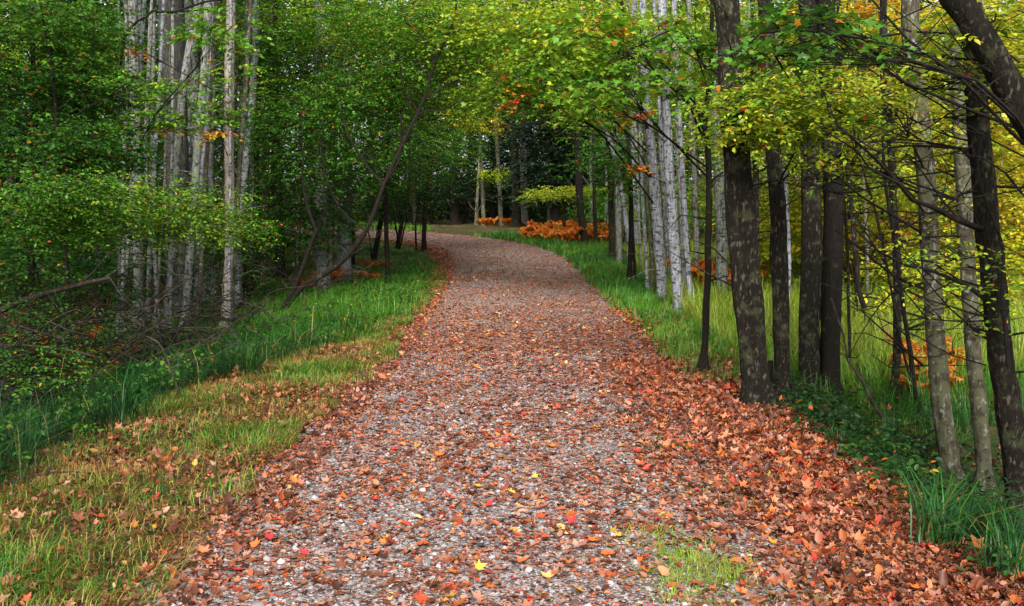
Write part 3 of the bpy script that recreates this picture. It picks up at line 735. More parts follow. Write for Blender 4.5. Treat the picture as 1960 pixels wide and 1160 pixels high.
# ---- yellow-green trees round the meadow
ym = [(1490, 330, 18, .60, 'young tree with pale green leaves behind the dark clump'), (1560, 420, 22, .69, 'yellow green tree far behind the dark clump'),
      (1650, 470, 19, .70, 'yellow leaved tree at the back of the bright meadow'), (1760, 480, 24, .69, 'tall yellow green tree behind the meadow grass'),
      (1850, 520, 15, .70, 'yellowing tree behind the lichen spotted trunks'), (1940, 500, 20, .70, 'yellow green tree at the back near the right edge')]
for px, py, Yd, tn, lb in ym:  # yellow foliage, tints raised further to paint in light lost among the crowns
    k = 16 / Yd
    bl = []
    for j in range(10):
        bl.append((px + RNG.normal(0, 45), 60 + j * 48 + RNG.normal(0, 12), Yd + RNG.normal(0, .6), 85 * k + 30, 34 * k + 14, .9, int((40 if j < 7 else 46) * (1 if Yd < 20 else 1.2)), tn + RNG.normal(0, .02), .085 + .002 * Yd, LF))
    tree('maple_tree', lb, 'tree', B_MOSSY, [([(px, py + 40), (px - 4, 250), (px + 3, 0)], 15 * k, 10 * k)], Y=Yd, high=None, blobs=bl, twigs=4)

# ---- centre background
tree('hemlock_tree', 'black green hemlock standing beyond the bend in the road', 'tree', B_DARK, [([(1062, 400), (1062, 250), (1060, 0)], 20, 10)], Y=41, ext=14,
     blobs=[(1062 + RNG.normal(0, 14), 20 + 30 * j, 41 + RNG.normal(0, .5), 50 + 14 * j ** .5, 20, 1.6, 110, .2, .15, LF) for j in range(13)], leafmat=M_NEEDLE)
for px, Yd, lb in [(870, 50, 'added shade-black hemlock left of the twin pale stems beyond the bend'), (945, 52, 'added shade-black hemlock right behind the twin pale stems'), (1010, 49, 'added shade-black hemlock behind the trunk pair at the bend'),
                   (1125, 44, 'added shade-black hemlock behind the right end of the orange ferns'), (790, 51, 'added shade-black hemlock furthest left beyond the bend')]:
    tree('hemlock_tree', lb, 'tree', B_DARK, [([(px, 420), (px, 200), (px, 0)], 16, 10)], Y=Yd, ext=13, twigs=0,  # hemlocks added so their black needles stand in for the shaded gap
         blobs=[(px + RNG.normal(0, 12), 150 + 32 * j, Yd + RNG.normal(0, .5), 60 + 6 * j, 20, 1.6, 50, .15, .16, LF) for j in range(8)], leafmat=M_NEEDLE)
cb = [(925, 405, 918, 230, 8, B_SPOT, 'slim pale trunk with a twin, beyond the bend', 46), (958, 402, 950, 235, 9, B_SPOT, 'slim trunk between the twin stem and the dark pair beyond the bend', 47),
      (988, 425, 984, 200, 18, B_MOSSY, 'dark trunk of the pair at the outer edge of the bend', 43), (1004, 420, 1002, 230, 15, B_PALE, 'grey trunk of the pair at the outer edge of the bend', 44),
      (1052, 400, 1050, 300, 11, B_PALE, 'dim grey trunk behind the orange ferns', 42), (1118, 450, 1108, 350, 16, B_DARK, 'dark short trunk standing in the orange ferns', 31),
      (1140, 450, 1137, 340, 8, B_DARK, 'thin dark stem standing in the orange ferns', 31)]
for px, py, qx, qy, w, bk, lb, Yd in cb:
    tree('maple_tree', lb, 'tree', bk, [([(px, py), (qx, qy), (qx - 3, 60)], w, w * .7)], Y=Yd, ext=12, high=.35, hr=1.4, twigs=4)
tree('sapling', 'yellow leaved sapling glowing beyond the bend', 'sapling', B_SPOT, [([(912, 402), (918, 300), (922, 235)], 6, 4, 7)], Y=45.5, twigs=2,
     blobs=[(915, 235, 45, 40, 14, .9, 50, .70, .13, LF), (945, 335, 45, 32, 12, .8, 40, .58, .13, LF), (890, 215, 45, 40, 16, .9, 50, .64, .13, LF)])
tree('sapling', 'low bush with bright yellow green leaves above the orange ferns', 'shrub', B_DARK, [([(1080, 430), (1080, 390), (1085, 360)], 6, 4, None)], Y=34, twigs=2,
     blobs=[(1050, 372, 34, 45, 9, .9, 55, .60, .10, LF), (1110, 366, 34, 50, 10, .9, 60, .60, .10, LF), (1150, 372, 33, 30, 12, .8, 36, .52, .10, LF)])

# ------------------------------------------------------------------ shrubs on the left with bare stems below
def shrub(label, px, py, Y, blobs, nst=7, spread=.9, h=1.5, bark=B_DEAD, seed=0, name='shrub'):
    x = P(px, py, Y)[0]
    base = np.array([x, Y, gz1(x, Y)])
    root = thing(name, label, 'shrub', base)
    TB = Tubes(); rr = np.random.default_rng(seed)
    tips = []
    for i in range(nst):
        a = rr.uniform(0, 6.28); p = base + np.array([rr.normal(0, .1), rr.normal(0, .1), -.05]); pts = [p]
        d = np.array([math.cos(a) * .5, math.sin(a) * .4, 1.0])
        nseg = 6
        for k in range(nseg):
            d = d + rr.normal(0, .38, 3) * np.array([1, .8, .55]) + np.array([math.cos(a) * .12, math.sin(a) * .08, -.06 * k])
            p = p + d / np.linalg.norm(d) * h / nseg * rr.uniform(.8, 1.35)
            if p[2] < gz1(p[0], p[1]) + .1: p[2] = gz1(p[0], p[1]) + .12
            pts.append(p.copy())
            if k > 0:
                for _ in range(rr.integers(1, 4)):
                    b = rr.uniform(0, 6.28); ln = rr.uniform(.2, .75); e = np.array([math.cos(b), math.sin(b) * .7, rr.uniform(-.35, .65)])
                    m1 = p + e * ln * .45 + rr.normal(0, .06, 3); m2 = p + e * ln + rr.normal(0, .12, 3)
                    TB.add([p, m1, m2], [.008, .0055, .002], sides=4, step=.12, wiggle=.014); tips.append(m2)
        TB.add(pts, [rr.uniform(.009, .017), .004], sides=6, step=.12, rough=.12, wiggle=.012)
    st = TB.build('branches', bark, root, base)
    F = Field()
    for bl in blobs:
        c = P(bl[0], bl[1], bl[2]); s = bl[2] / FPX
        sprays(F, 1, c, (bl[3] * s, bl[5], bl[4] * s * 1.3), bl[6] * 2.3, bl[7], leaf=bl[8], L=.34, m=9, kind=bl[9], sd=.06)
    if F.V:
        F.build('foliage', M_LEAF, root, base)
    return root
shrub('pale leaved shrub reaching in at the left edge', 30, 700, 9.4, [(30, 390, 9.2, 90, 50, .6, 110, .42, .055, LF), (110, 370, 9.6, 80, 50, .6, 100, .40, .055, LF), (40, 460, 9.2, 60, 30, .5, 40, .34, .055, LF)], seed=1)
shrub('yellow green shrub over a tangle of bare stems on the left', 170, 690, 10.2, [(200, 390, 10, 90, 50, .6, 130, .46, .055, LF), (150, 440, 10, 80, 34, .5, 70, .42, .055, LF)], nst=9, seed=2)
shrub('yellow green shrub in front of the pale trunks', 300, 660, 11.5, [(310, 390, 11.3, 90, 44, .6, 130, .48, .055, LF), (370, 430, 11.4, 80, 40, .6, 100, .50, .055, LF), (270, 440, 11.3, 60, 30, .5, 50, .46, .055, LF)], nst=9, seed=3)
shrub('pale shrub between the trunks at the top of the left grass', 430, 600, 12.8, [(430, 410, 12.6, 60, 44, .5, 70, .50, .055, LF), (480, 445, 12.8, 46, 34, .5, 40, .46, .055, LF)], nst=5, seed=4)
shrub('dark low shrub at the left edge beneath the bare twigs', 60, 760, 8.4, [(60, 690, 8.4, 80, 28, .4, 34, .34, .05, LF), (110, 720, 8.2, 60, 20, .4, 22, .36, .05, LF)], nst=8, h=.9, seed=5)
shrub('leafless grey thicket of crooked twigs at the foot of the left stand', 240, 670, 10.8, [], nst=7, h=1.2, seed=6)
shrub('leafless brown thicket of twigs close to the left edge', 100, 730, 8.8, [], nst=7, h=1.1, seed=7)
shrub('bare twiggy bush rooted in the dark grass left of the birch', 360, 660, 12.0, [], nst=6, h=1.0, seed=8)
shrub('dim green shrub beneath the mottled trunks behind the leaning tree', 600, 520, 19, [(570, 420, 19, 90, 40, 1, 110, .24, .075, LF), (640, 440, 19.5, 60, 36, .8, 70, .26, .075, LF)], nst=6, seed=9)

for k, (px, py, Yd, tn) in enumerate([(40, 560, 10, .24), (150, 580, 11, .28), (250, 560, 13, .26), (120, 650, 9.4, .20), (330, 560, 14.5, .22), (20, 640, 9, .22), (220, 640, 11.5, .30), (420, 520, 16.5, .24)]):
    if k in (2, 4, 6): continue
    shrub(['low dark green bush at the left edge above the bare branch', 'dark green bush in the thicket beneath the yellow green shrub', 'dim bush between the feet of the pale trunks', 'small dark bush low in the thicket near the rusty ferns',
           'dim bush behind the feet of the slim trunks', 'dark bush at the left edge beneath the thick dead branch', 'mid green bush in front of the pale trunk feet', 'dim bush behind the birch foot'][k], px, py + 80, Yd,
          [(px + RNG.normal(0, 10), py, Yd, 80, 55, .6, 60, tn, .052, LF)], nst=4, h=.8, seed=20 + k)

def dead_stick(name, label, pix, Y, w0, w1, subs=(), cat='branch', bark=B_DEAD):
    pts = [P(p[0], p[1], Y + (p[2] if len(p) > 2 else 0)) for p in pix]
    root = thing(name, label, cat, pts[0])
    T = Tubes(); k = Y / FPX / 2
    T.add(pts, [w0 * k, w1 * k], sides=8, step=.1, rough=.12, wiggle=.008); T.build('limb', bark, root, pts[0])
    if subs:
        B = Tubes()
        for s_ in subs:
            B.add([P(p[0], p[1], Y + (p[2] if len(p) > 2 else 0)) for p in s_], [3.4 * k, 1.2 * k], sides=5, step=.1, wiggle=.01)
        B.build('side_twigs', bark, root, pts[0])
    return root
dead_stick('fallen_branch', 'thick grey dead branch slanting in from the left edge', [(-40, 612), (40, 578), (85, 562), (150, 545), (210, 532)], 9.6, 13, 7,
           [[(150, 545), (180, 520), (215, 480), (260, 462)], [(90, 560), (120, 600), (170, 640)], [(210, 532), (230, 560), (255, 590)], [(200, 534), (250, 505), (310, 512), (380, 550)]])
dead_stick('dead_branch', 'thin dead stem standing crooked at the edge of the dark left grass', [(345, 775), (335, 720), (322, 690), (300, 652), (280, 640)], 8.4, 7, 3,
           [[(322, 690), (350, 672), (400, 655), (430, 635)], [(330, 705), (380, 690), (410, 680), (460, 652)]])
dead_stick('dead_branch', 'pale curved dead twig lying on the grass below the birch', [(405, 605), (440, 612), (480, 600), (505, 585), (512, 568)], 13.4, 5, 3)
dead_stick('dead_branch', 'long horizontal bare stick at the left edge above the grass', [(-30, 660), (60, 662), (130, 670), (195, 685)], 8.6, 5, 3, [[(130, 670), (165, 680), (180, 650)]])
dead_stick('dead_branch', 'dead stick leaning across the right ditch in front of the meadow', [(1690, 800), (1640, 720), (1622, 690), (1612, 640), (1590, 570)], 8.6, 6, 3, [[(1622, 690), (1660, 730), (1700, 780)]])
dead_stick('dead_branch', 'thin bare twig lying over the leaves at the lower left edge', [(-30, 935), (60, 912), (140, 905), (185, 908)], 5.6, 4, 2, [[(90, 908), (108, 870), (118, 830)]])
dead_stick('dead_branch', 'bleached dead snag beyond the bend beside the ferns', [(915, 415), (912, 395), (908, 378)], 44.5, 4, 2, [[(914, 405), (922, 392), (930, 380)], [(914, 408), (902, 396), (896, 385)]])
dead_stick('dead_branch', 'forked dead limb hanging in the brush over the meadow', [(1655, 590), (1645, 560), (1640, 500), (1632, 460)], 9.2, 10, 7, [[(1645, 565), (1600, 550), (1570, 540)], [(1650, 570), (1690, 575), (1720, 600)], [(1648, 575), (1670, 560), (1675, 540)]])

# ------------------------------------------------------------------ background trees and undergrowth (copies)
def proto_tree(bark, tint, h, low, n=14, leaf=.16):
    T = Tubes()
    T.add([(0, 0, -.3), (0, 0, 0), (.05, .03, h * .3), (-.06, .05, h * .65), (.05, -.05, h)], [.17, .13, .11, .08, .02], sides=8, step=.5, wiggle=.02)
    F = Field()
    for i in range(n):
        z = low + (h - low) * (i + .5) / n
        a = i * 2.4; rr_ = (1.6 * (1 - .5 * (z - low) / (h - low))) * RNG.uniform(.5, 1.1)
        c = np.array([math.cos(a) * rr_, math.sin(a) * rr_, z])
        T.add([(0, 0, z - .5 * rr_ - .2), c * np.array([.5, .5, 1]) - np.array([0, 0, .15]), c], [.03, .02, .008], sides=5, step=.5, wiggle=.03)
        sprays(F, None, c, (1.0, 1.0, .42), 30, tint, leaf=leaf, L=.7, m=9, sd=.06)
    return T.mesh('trunk', bark), F.mesh('crown', M_LEAF)
PT = {'dark': [proto_tree(B_MOSSY, .20, 11, 1.6), proto_tree(B_PALE, .26, 12, 3.0), proto_tree(B_DARK, .15, 10, 1.0)],
      'green': [proto_tree(B_PALE, .34, 12, 2.4), proto_tree(B_BLUE, .40, 12, 3.2), proto_tree(B_MOSSY, .30, 11, 1.2)],
      'yellow': [proto_tree(B_MOSSY, .64, 11, 1.6), proto_tree(B_PALE, .67, 12, 2.2), proto_tree(B_SPOT, .62, 11, 1.0), proto_tree(B_SPOT, .75, 11, 2.4)]}
PT['deep'] = [proto_tree(B_DARK, .05, 11, .8), proto_tree(B_MOSSY, .09, 12, 1.2)]  # leaf tint lowered to paint in the shade beyond the bend
def put_tree(x, y, fam, label, group):
    t, c = PT[fam][RNG.integers(len(PT[fam]))]
    root = thing('forest_tree', label, 'tree', (x, y, gz1(x, y)), group)
    root.rotation_euler = (RNG.normal(0, .03), RNG.normal(0, .03), RNG.uniform(0, 6.28)); s = RNG.uniform(.85, 1.2); root.scale = (s, s, s * RNG.uniform(.9, 1.1))
    link('trunk', t, root); link('crown', c, root)
def far_enough(pts, x, y, d): return all((x - a) ** 2 + (y - b) ** 2 > d * d for a, b in pts)
used = []
def scatter(n, x0, x1, y0, y1, fam, label, group, smin, gap=1.7, tries=4000, fn=put_tree):
    k = 0
    for _ in range(tries):
        if k >= n: break
        x, y = RNG.uniform(x0, x1), RNG.uniform(y0, y1)
        if abs(road_s(x, y)[0]) < smin or not far_enough(used, x, y, gap): continue
        used.append((x, y)); fn(x, y, fam, label, group); k += 1
for x, y in ((4.3, -1.2), (5.6, 1.0), (3.9, -4.5), (-5.4, -.6), (-6.8, 2.0), (-4.9, -4.6), (-8.6, 4.2)):  # unseen trees added to cast shade on the ditch and near left grass
    used.append((x, y)); put_tree(x, y, 'green', 'unseen tree added beside the camera to shade the verge', 'unseen shade trees added next to the camera')
scatter(34, -26, -7.5, 18, 40, 'dark', 'slim trunk with dark green leaves in the shaded wood left of the road', 'trees in the shaded wood on the left', 4.5)
scatter(16, -14, -3, 20, 38, 'green', 'green leaved tree in the wood behind the left grass bank', 'green trees behind the left bank', 3.6)
scatter(32, -22, 12, 48, 62, 'deep', 'tree beyond the bend with shade painted into its leaves', 'shade-tinted trees beyond the bend', 5)
scatter(9, 3.0, 8, 24, 44, 'green', 'green tree in the wood right of the bend behind the orange ferns', 'green trees right of the bend', 4.2)
scatter(11, 9, 26, 32, 46, 'yellow', 'yellow green tree in the open wood beyond the meadow', 'yellow trees beyond the meadow', 5)

def proto_shrub(tint, h, n=7, leaf=.10):
    T, F = Tubes(), Field()
    for i in range(n):
        a = i * 2.4; c = np.array([math.cos(a) * .6, math.sin(a) * .6, h * RNG.uniform(.35, .95)])
        T.add([(0, 0, -.1), c * np.array([.4, .4, .6]), c], [.02, .012, .004], sides=5, step=.3, wiggle=.03)
        sprays(F, None, c, (.6, .6, .34 * h / 1.5), 30, tint, leaf=leaf, L=.45, m=9, sd=.06)
    return T.mesh('branches', B_TWIG), F.mesh('foliage', M_LEAF)
PS = {'dark': [proto_shrub(.16, 1.6), proto_shrub(.24, 2.4)], 'green': [proto_shrub(.34, 1.6), proto_shrub(.42, 2.2)], 'yellow': [proto_shrub(.72, 1.8), proto_shrub(.66, 1.2)]}  # yellow tint raised to make up in colour for light blocked there
PS['deep'] = [proto_shrub(.05, 1.8), proto_shrub(.09, 2.4)]  # shrub leaves darkened in colour to stand for shade past the bend
def put_shrub(x, y, fam, label, group):
    t, c = PS[fam][RNG.integers(2)]
    root = thing('undergrowth_shrub', label, 'shrub', (x, y, gz1(x, y)), group)
    root.rotation_euler = (0, 0, RNG.uniform(0, 6.28)); s = RNG.uniform(.75, 1.3); root.scale = (s, s, s)
    link('branches', t, root); link('foliage', c, root)
used = []
scatter(46, -17, -5.5, 12, 36, 'dark', 'dark green shrub among the trunks of the left wood', 'shrubs in the left wood', 4.5, 1.2, fn=put_shrub)
scatter(20, -22, 8, 45, 56, 'deep', 'shrub beyond the bend with shade put into its leaf tint', 'shrubs beyond the bend', 3.6, 1.4, fn=put_shrub)
scatter(12, 3.2, 7, 24, 40, 'green', 'green shrub at the wood edge right of the bend', 'shrubs right of the bend', 4.4, 1.2, fn=put_shrub)
scatter(9, 5.2, 11, 13, 21, 'yellow', 'yellow green bush standing in the tall meadow grass', 'bushes in the meadow', 4.8, 1.6, fn=put_shrub)
scatter(22, 6, 20, 22, 40, 'yellow', 'yellow green shrub at the back of the meadow', 'shrubs behind the meadow', 5, 1.3, fn=put_shrub)

# far wood: one mass nobody could count
F = Field()
def far_mass(n, a0, a1, r0, r1, z1, tint):
    for i in range(n):
        a = math.radians(RNG.uniform(a0, a1)); r = RNG.uniform(r0, r1)
        x, y = math.sin(a) * r, math.cos(a) * r
        z = gz1(x, y) + RNG.uniform(0, 1) ** 1.1 * z1
        sprays(F, None, (x, y, z), (2.2, 2.2, 1.1), 22, tint + RNG.normal(0, .05), leaf=.42, L=1.3, m=8, sd=.06)
far_mass(900, -50, 8, 62, 76, 24, .15)  # low tint puts the darkness behind the bend into the leaf colour
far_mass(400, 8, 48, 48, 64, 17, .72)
far_mass(200, -8, 10, 60, 70, 18, .14)  # shade put into the tint here too
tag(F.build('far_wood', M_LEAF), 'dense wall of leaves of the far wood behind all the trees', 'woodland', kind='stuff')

# ------------------------------------------------------------------ ferns
def proto_fern(seed):
    rr = np.random.default_rng(seed); F = Field()
    for i in range(8):
        a = i * .785 + rr.uniform(-.3, .3); L = rr.uniform(.55, .95); n = 16
        t = np.linspace(.08, 1, n)
        x = np.cos(a) * L * t * .8; y = np.sin(a) * L * t * .8; z = L * (.95 * t - .62 * t * t)
        w = L * .30 * np.sin(np.pi * np.clip(t * .85 + .12, 0, 1))
        for sd in (1, -1):
            leaves_on(F, LEAF, np.stack([x, y, z], 1), np.full(n, a - math.pi / 2 + sd * 1.2), rr.normal(-.25, .2, n), rr.normal(0, .3, n), w, np.clip(rr.normal(.45 + .12 * (i % 3), .28, n), 0, 1))
    return F.mesh('fronds', M_FERN)
PF = [proto_fern(i) for i in range(4)]
def fern(x, y, label, group, s=1.0):
    root = thing('fern', label, 'fern', (x, y, gz1(x, y)), group)
    root.rotation_euler = (0, 0, RNG.uniform(0, 6.28)); root.scale = (s * RNG.uniform(.7, 1.1), s * .9, s * RNG.uniform(1.1, 1.75))
    link('fronds', PF[RNG.integers(4)], root)
for i in range(44):
    px = RNG.uniform(1010, 1160); Yd = RNG.uniform(31, 38)
    fern(P(px, 420, Yd)[0], Yd, 'orange dried fern in the bank of ferns by the bend', 'orange ferns by the bend', RNG.uniform(.8, 1.25))
for i in range(4):
    Yd = RNG.uniform(43, 45); fern(P(RNG.uniform(925, 975), 420, Yd)[0], Yd, 'low orange fern beside the bleached snag beyond the bend', 'ferns beside the snag', .75)
for i in range(7):
    Yd = RNG.uniform(17.5, 20); fern(P(RNG.uniform(1376, 1400), 500, Yd)[0], Yd, 'orange fern beside the foot of the fused dark trunks', 'ferns behind the fused trunks', RNG.uniform(1.2, 1.6))
for i in range(6):
    Yd = RNG.uniform(10.2, 11.5); fern(P(RNG.uniform(1720, 1800), 700, Yd)[0], Yd, 'small orange fern in the meadow behind the thin black sapling', 'ferns in the meadow', .6)
for i in range(9):
    Yd = RNG.uniform(10, 13); fern(P(RNG.uniform(20, 215), 600, Yd)[0], Yd, 'rusty fern in the dark thicket on the left', 'rusty ferns in the thicket', .75)
for i in range(5):
    Yd = RNG.uniform(21, 24); fern(P(RNG.uniform(560, 720), 480, Yd)[0], Yd, 'rusty fern behind the dark leaning tree', 'rusty ferns behind the leaning tree', .7)

# ------------------------------------------------------------------ grass
def blades(F, x, y, h, w, tint, lean=.5, sdir=None):
    n = len(x); z = gz(x, y) - .01
    a = RNG.uniform(0, 2 * math.pi, n) if sdir is None else sdir + RNG.normal(0, .8, n)
    b = np.abs(RNG.normal(lean, .25, n))
    h = h * (1 + .35 * wob(x, y, 6.3, 3) + .25 * wob(x, y, 13.0, 1))
    tint = np.where(RNG.random(n) < .05, .86, tint + .05 * wob(x, y, 7.0, 6))
    a = np.where(RNG.random(n) < .6, wob(x, y, 4.0, 9) * 4 + wob(x, y, 9.0, 2) * 2 + RNG.normal(0, .5, n), a)
    dx, dy = np.cos(a), np.sin(a); px, py = -dy, dx
    V = np.zeros((n, 7, 3))
    for i, (t, ww) in enumerate(((0, 1), (.5, .85), (.85, .55))):
        ox = b * h * t * t; zz = h * t * (1 - .45 * np.clip(b, 0, 1.3) * t)
        for s_, sg in ((0, 1), (1, -1)):
            V[:, i * 2 + s_, 0] = x + dx * ox + sg * px * w * ww / 2
            V[:, i * 2 + s_, 1] = y + dy * ox + sg * py * w * ww / 2
            V[:, i * 2 + s_, 2] = z + zz
    V[:, 6, 0] = x + dx * b * h * 1.15; V[:, 6, 1] = y + dy * b * h * 1.15; V[:, 6, 2] = z + h * (1 - .55 * np.clip(b, 0, 1.3))
    F.raw(V, [(0, 1, 3, 2), (2, 3, 5, 4), (4, 5, 6)], np.clip(tint, 0, 1))
def patch(n, a0, a1, s0, s1, edge=None):
    a = RNG.uniform(a0, a1, n); s = RNG.uniform(s0, s1, n)
    if edge is not None:
        k = edge(a, s); a, s = a[k], s[k]
    x, y = road_xy(a, s)
    return x, y, a, s
# lush left grass: inner edge 3.3 m off the centre near the camera, closing to the road by 12 m
def left_edge(a): return np.interp(a, [4, 9, 12, 15, 20, 24, 40], [-3.35, -3.25, -2.35, -1.9, -1.85, -2.0, -2.3])
F = Field()
x, y, a, s = patch(170000, 4.5, 33, -7.0, -1.6, lambda a, s: s < left_edge(a) + .25 * wob(a, s, 2.3, 4) + RNG.normal(0, .12, len(a)))
keep = RNG.random(len(x)) < np.interp(y, [5, 12, 25], [.8, .75, .5]) * np.clip(.75 + .55 * wob(x, y, 3.1, 5), .2, 1); x, y, a, s = x[keep], y[keep], a[keep], s[keep]
keep = RNG.random(len(x)) < np.interp(s, [-7, -5.5, -4.6], [.25, .6, 1.0]); x, y, a, s = x[keep], y[keep], a[keep], s[keep]
blades(F, x, y, np.interp(y, [5, 9, 14, 22, 27], [.50, .44, .30, .24, .10]) * RNG.uniform(.45, 1.3, len(x)) * (1 + .5 * wob(x, y, 2.6, 1)), np.interp(y, [5, 14, 30], [.006, .009, .013]),
       .05 + .10 * wob(x, y, 1.3, 3) + RNG.normal(0, .08, len(x)) + .35 * smooth(9.5, 15, y), lean=.85)  # tint lowered near the camera to paint in the shade there
tag(F.build('grass', M_GRASS), 'lush dark green grass along the left bank, shade painted in near the camera', 'grass', kind='stuff')
# dry short verge on the left
F = Field()
x, y, a, s = patch(240000, 3.2, 24, -4.0, -1.45, lambda a, s: (s > left_edge(a) - .1) & (s < -1.62 + .18 * wob(a, s, 3.1, 2) + .1 * np.sin(a * .7)))
keep = RNG.random(len(x)) < np.clip(.60 + .6 * wob(x, y, 2.2, 7), .2, 1); x, y = x[keep], y[keep]
g = wob(x, y, 2.0, 7.7)
blades(F, x, y, .085 * RNG.uniform(.4, 1.5, len(x)) * (1 + .5 * 2.2 * np.clip(g, 0, 1)), np.interp(y, [4, 15], [.005, .008]), np.where(RNG.random(len(x)) < .44 + .6 * g, RNG.normal(.40, .12, len(x)), RNG.normal(.91, .08, len(x))), lean=.7)
tag(F.build('grass', M_GRASS), 'short yellowing grass of the left verge between leaves', 'grass', kind='stuff')
# right verge grass
def right_edge(a): return np.interp(a, [8.5, 9.5, 11, 15, 20, 30], [2.1, 1.75, 1.70, 1.85, 1.75, 1.75])
F = Field()
x, y, a, s = patch(80000, 9.0, 34, 1.6, 4.6, lambda a, s: s > right_edge(a) + .15 * wob(a, s, 2.7, 4) + RNG.normal(0, .1, len(a)))
keep = RNG.random(len(x)) < np.clip(.65 + .5 * wob(x, y, 1.4, 2.2), .1, 1) * np.interp(s[:], [1.6, 2.6, 4.6], [1, 1, .5]); x, y, s = x[keep], y[keep], s[keep]
blades(F, x, y, np.interp(y, [9, 20, 32], [.17, .24, .28]) * RNG.uniform(.5, 1.3, len(x)), np.interp(y, [9, 32], [.007, .014]), .45 + .14 * wob(x, y, 1.1, 5) + RNG.normal(0, .07, len(x)) - .08 * smooth(14, 20, y), lean=.55)
x, y, a, s = patch(16000, 38, 52, 1.7, 3.6)
blades(F, x, y, .32 * RNG.uniform(.5, 1.2, len(x)), np.full(len(x), .018), .48 + RNG.normal(0, .07, len(x)), lean=.5)
tag(F.build('grass', M_GRASS), 'fresh green grass fringe along the right of the road', 'grass', kind='stuff')
# meadow behind the dark clump, sunlight painted in as a brighter tint
F = Field()
n = 110000
y = RNG.uniform(8.5, 27, n); x = RNG.uniform(2.6, 13, n)
keep = (x > 2.6 + .04 * (y - 9)) & (y > 9.6 + .8 * wob(x, y, .8, 3)) & (RNG.random(n) < np.interp(y, [8, 14, 27], [.8, 1, .7])); x, y = x[keep], y[keep]
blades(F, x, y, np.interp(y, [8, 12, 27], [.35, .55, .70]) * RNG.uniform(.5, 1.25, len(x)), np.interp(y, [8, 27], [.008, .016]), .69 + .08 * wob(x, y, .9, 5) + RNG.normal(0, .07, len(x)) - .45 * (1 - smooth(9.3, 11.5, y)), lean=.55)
tag(F.build('meadow_grass', M_GRASS), 'tall yellow green meadow grass right of the dark trunks, sunlight in its tint', 'grass', kind='stuff')
# ditch growth on the right, shade painted in as a dark tint
F = Field()
x, y, a, s = patch(22000, 3.4, 9.6, 2.15, 6.2, lambda a, s: s > np.interp(a, [3, 5, 7, 9, 10.5], [2.35, 2.2, 2.3, 2.5, 2.8]) + .25 * wob(a, s, 3, 1))
keep = RNG.random(len(x)) < np.clip(.30 + .8 * wob(x, y, 3.2, 2), .04, 1); x, y = x[keep], y[keep]
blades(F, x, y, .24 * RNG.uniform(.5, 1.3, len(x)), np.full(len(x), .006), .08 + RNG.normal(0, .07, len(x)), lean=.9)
tag(F.build('ditch_grass', M_GRASS), 'grass filling the right ditch, shade painted into its tint', 'grass', kind='stuff')
# moss and grass on the right of the track, near
F = Field()
x, y, a, s = patch(9000, 3.4, 6.6, .75, 1.35); keep = RNG.random(len(x)) < np.clip(1.6 * wob(x, y, 2.1, 3.3) + .12, 0, 1) * np.exp(-((s - 1.0) / .2) ** 2); x, y = x[keep], y[keep]
xx, yy = RNG.normal(.80, .13, 2600), RNG.normal(4.15, .28, 2600)
x, y = np.concatenate([x, xx]), np.concatenate([y, yy])
blades(F, x, y, .055 * RNG.uniform(.5, 1.6, len(x)), np.full(len(x), .004), .66 + RNG.normal(0, .10, len(x)), lean=.9)
tag(F.build('moss', M_GRASS), 'yellow green mossy patch on the right half of the gravel', 'moss', kind='stuff')
def sedge(px, py, label, n=90, h=.42):
    c = hit(px, py); F = Field()
    x = c[0] + RNG.normal(0, .05, n); y = c[1] + RNG.normal(0, .05, n)
    blades(F, x, y, h * RNG.uniform(.55, 1.2, n), np.full(n, .008), .12 + RNG.normal(0, .08, n), lean=.75)
    o = link('sedge', F.mesh('sedge', M_GRASS, c)); o.location = c
    tag(o, label, 'sedge')
for i, (px, py, lb) in enumerate([(1790, 1050, 'arching dark sedge tuft left of the first lichen spotted trunk'), (1868, 1050, 'arching sedge tuft in front of the second lichen spotted trunk'),
                                  (1925, 1110, 'sedge tuft at the foot of the shaggy trunk on the right edge'), (1600, 830, 'sedge tuft at the brink of the leaf bank below the dark clump'),
                                  (1700, 850, 'dark sedge tuft in the ditch below the thin brown trunk'), (250, 790, 'drooping dark sedge tuft at the edge of the left grass'), (480, 720, 'drooping sedge tuft on the left bank nearest the dead stem')]):
    sedge(px, py, lb)

# ------------------------------------------------------------------ fallen leaves and gravel
def litter(F, x, y, size, tint, tilt=.35, kinds=(CURL, MAPLE_DRY, LEAF), lift=.012):
    n = len(x); z = gz(x, y) + lift
    ch = RNG.integers(0, len(kinds), n)
    for k, kd in enumerate(kinds):
        i = ch == k; m = i.sum()
        if m == 0: continue
        sz = np.minimum(size[i] * (1.2 if kd is MAPLE_DRY else 1), .075)
        leaves_on(F, kd, np.stack([x[i], y[i], z[i] + RNG.uniform(0, .012, m)], 1), RNG.uniform(0, 6.28, m), RNG.normal(0, tilt, m), RNG.normal(0, tilt, m), sz, tint[i])
def litter_tint(n, red=.16, orange=.2):
    r = RNG.random(n)
    t = np.where(r < .32, RNG.normal(.22, .09, n), RNG.normal(.45, .09, n))
    t = np.where(r > 1 - red - orange, RNG.normal(.68, .04, n), t)
    t = np.where(r > 1 - red, RNG.normal(.81, .04, n), t)
    t = np.where(r > .975, RNG.normal(.95, .03, n), t)
    return np.clip(t, 0, 1)
F = Field()
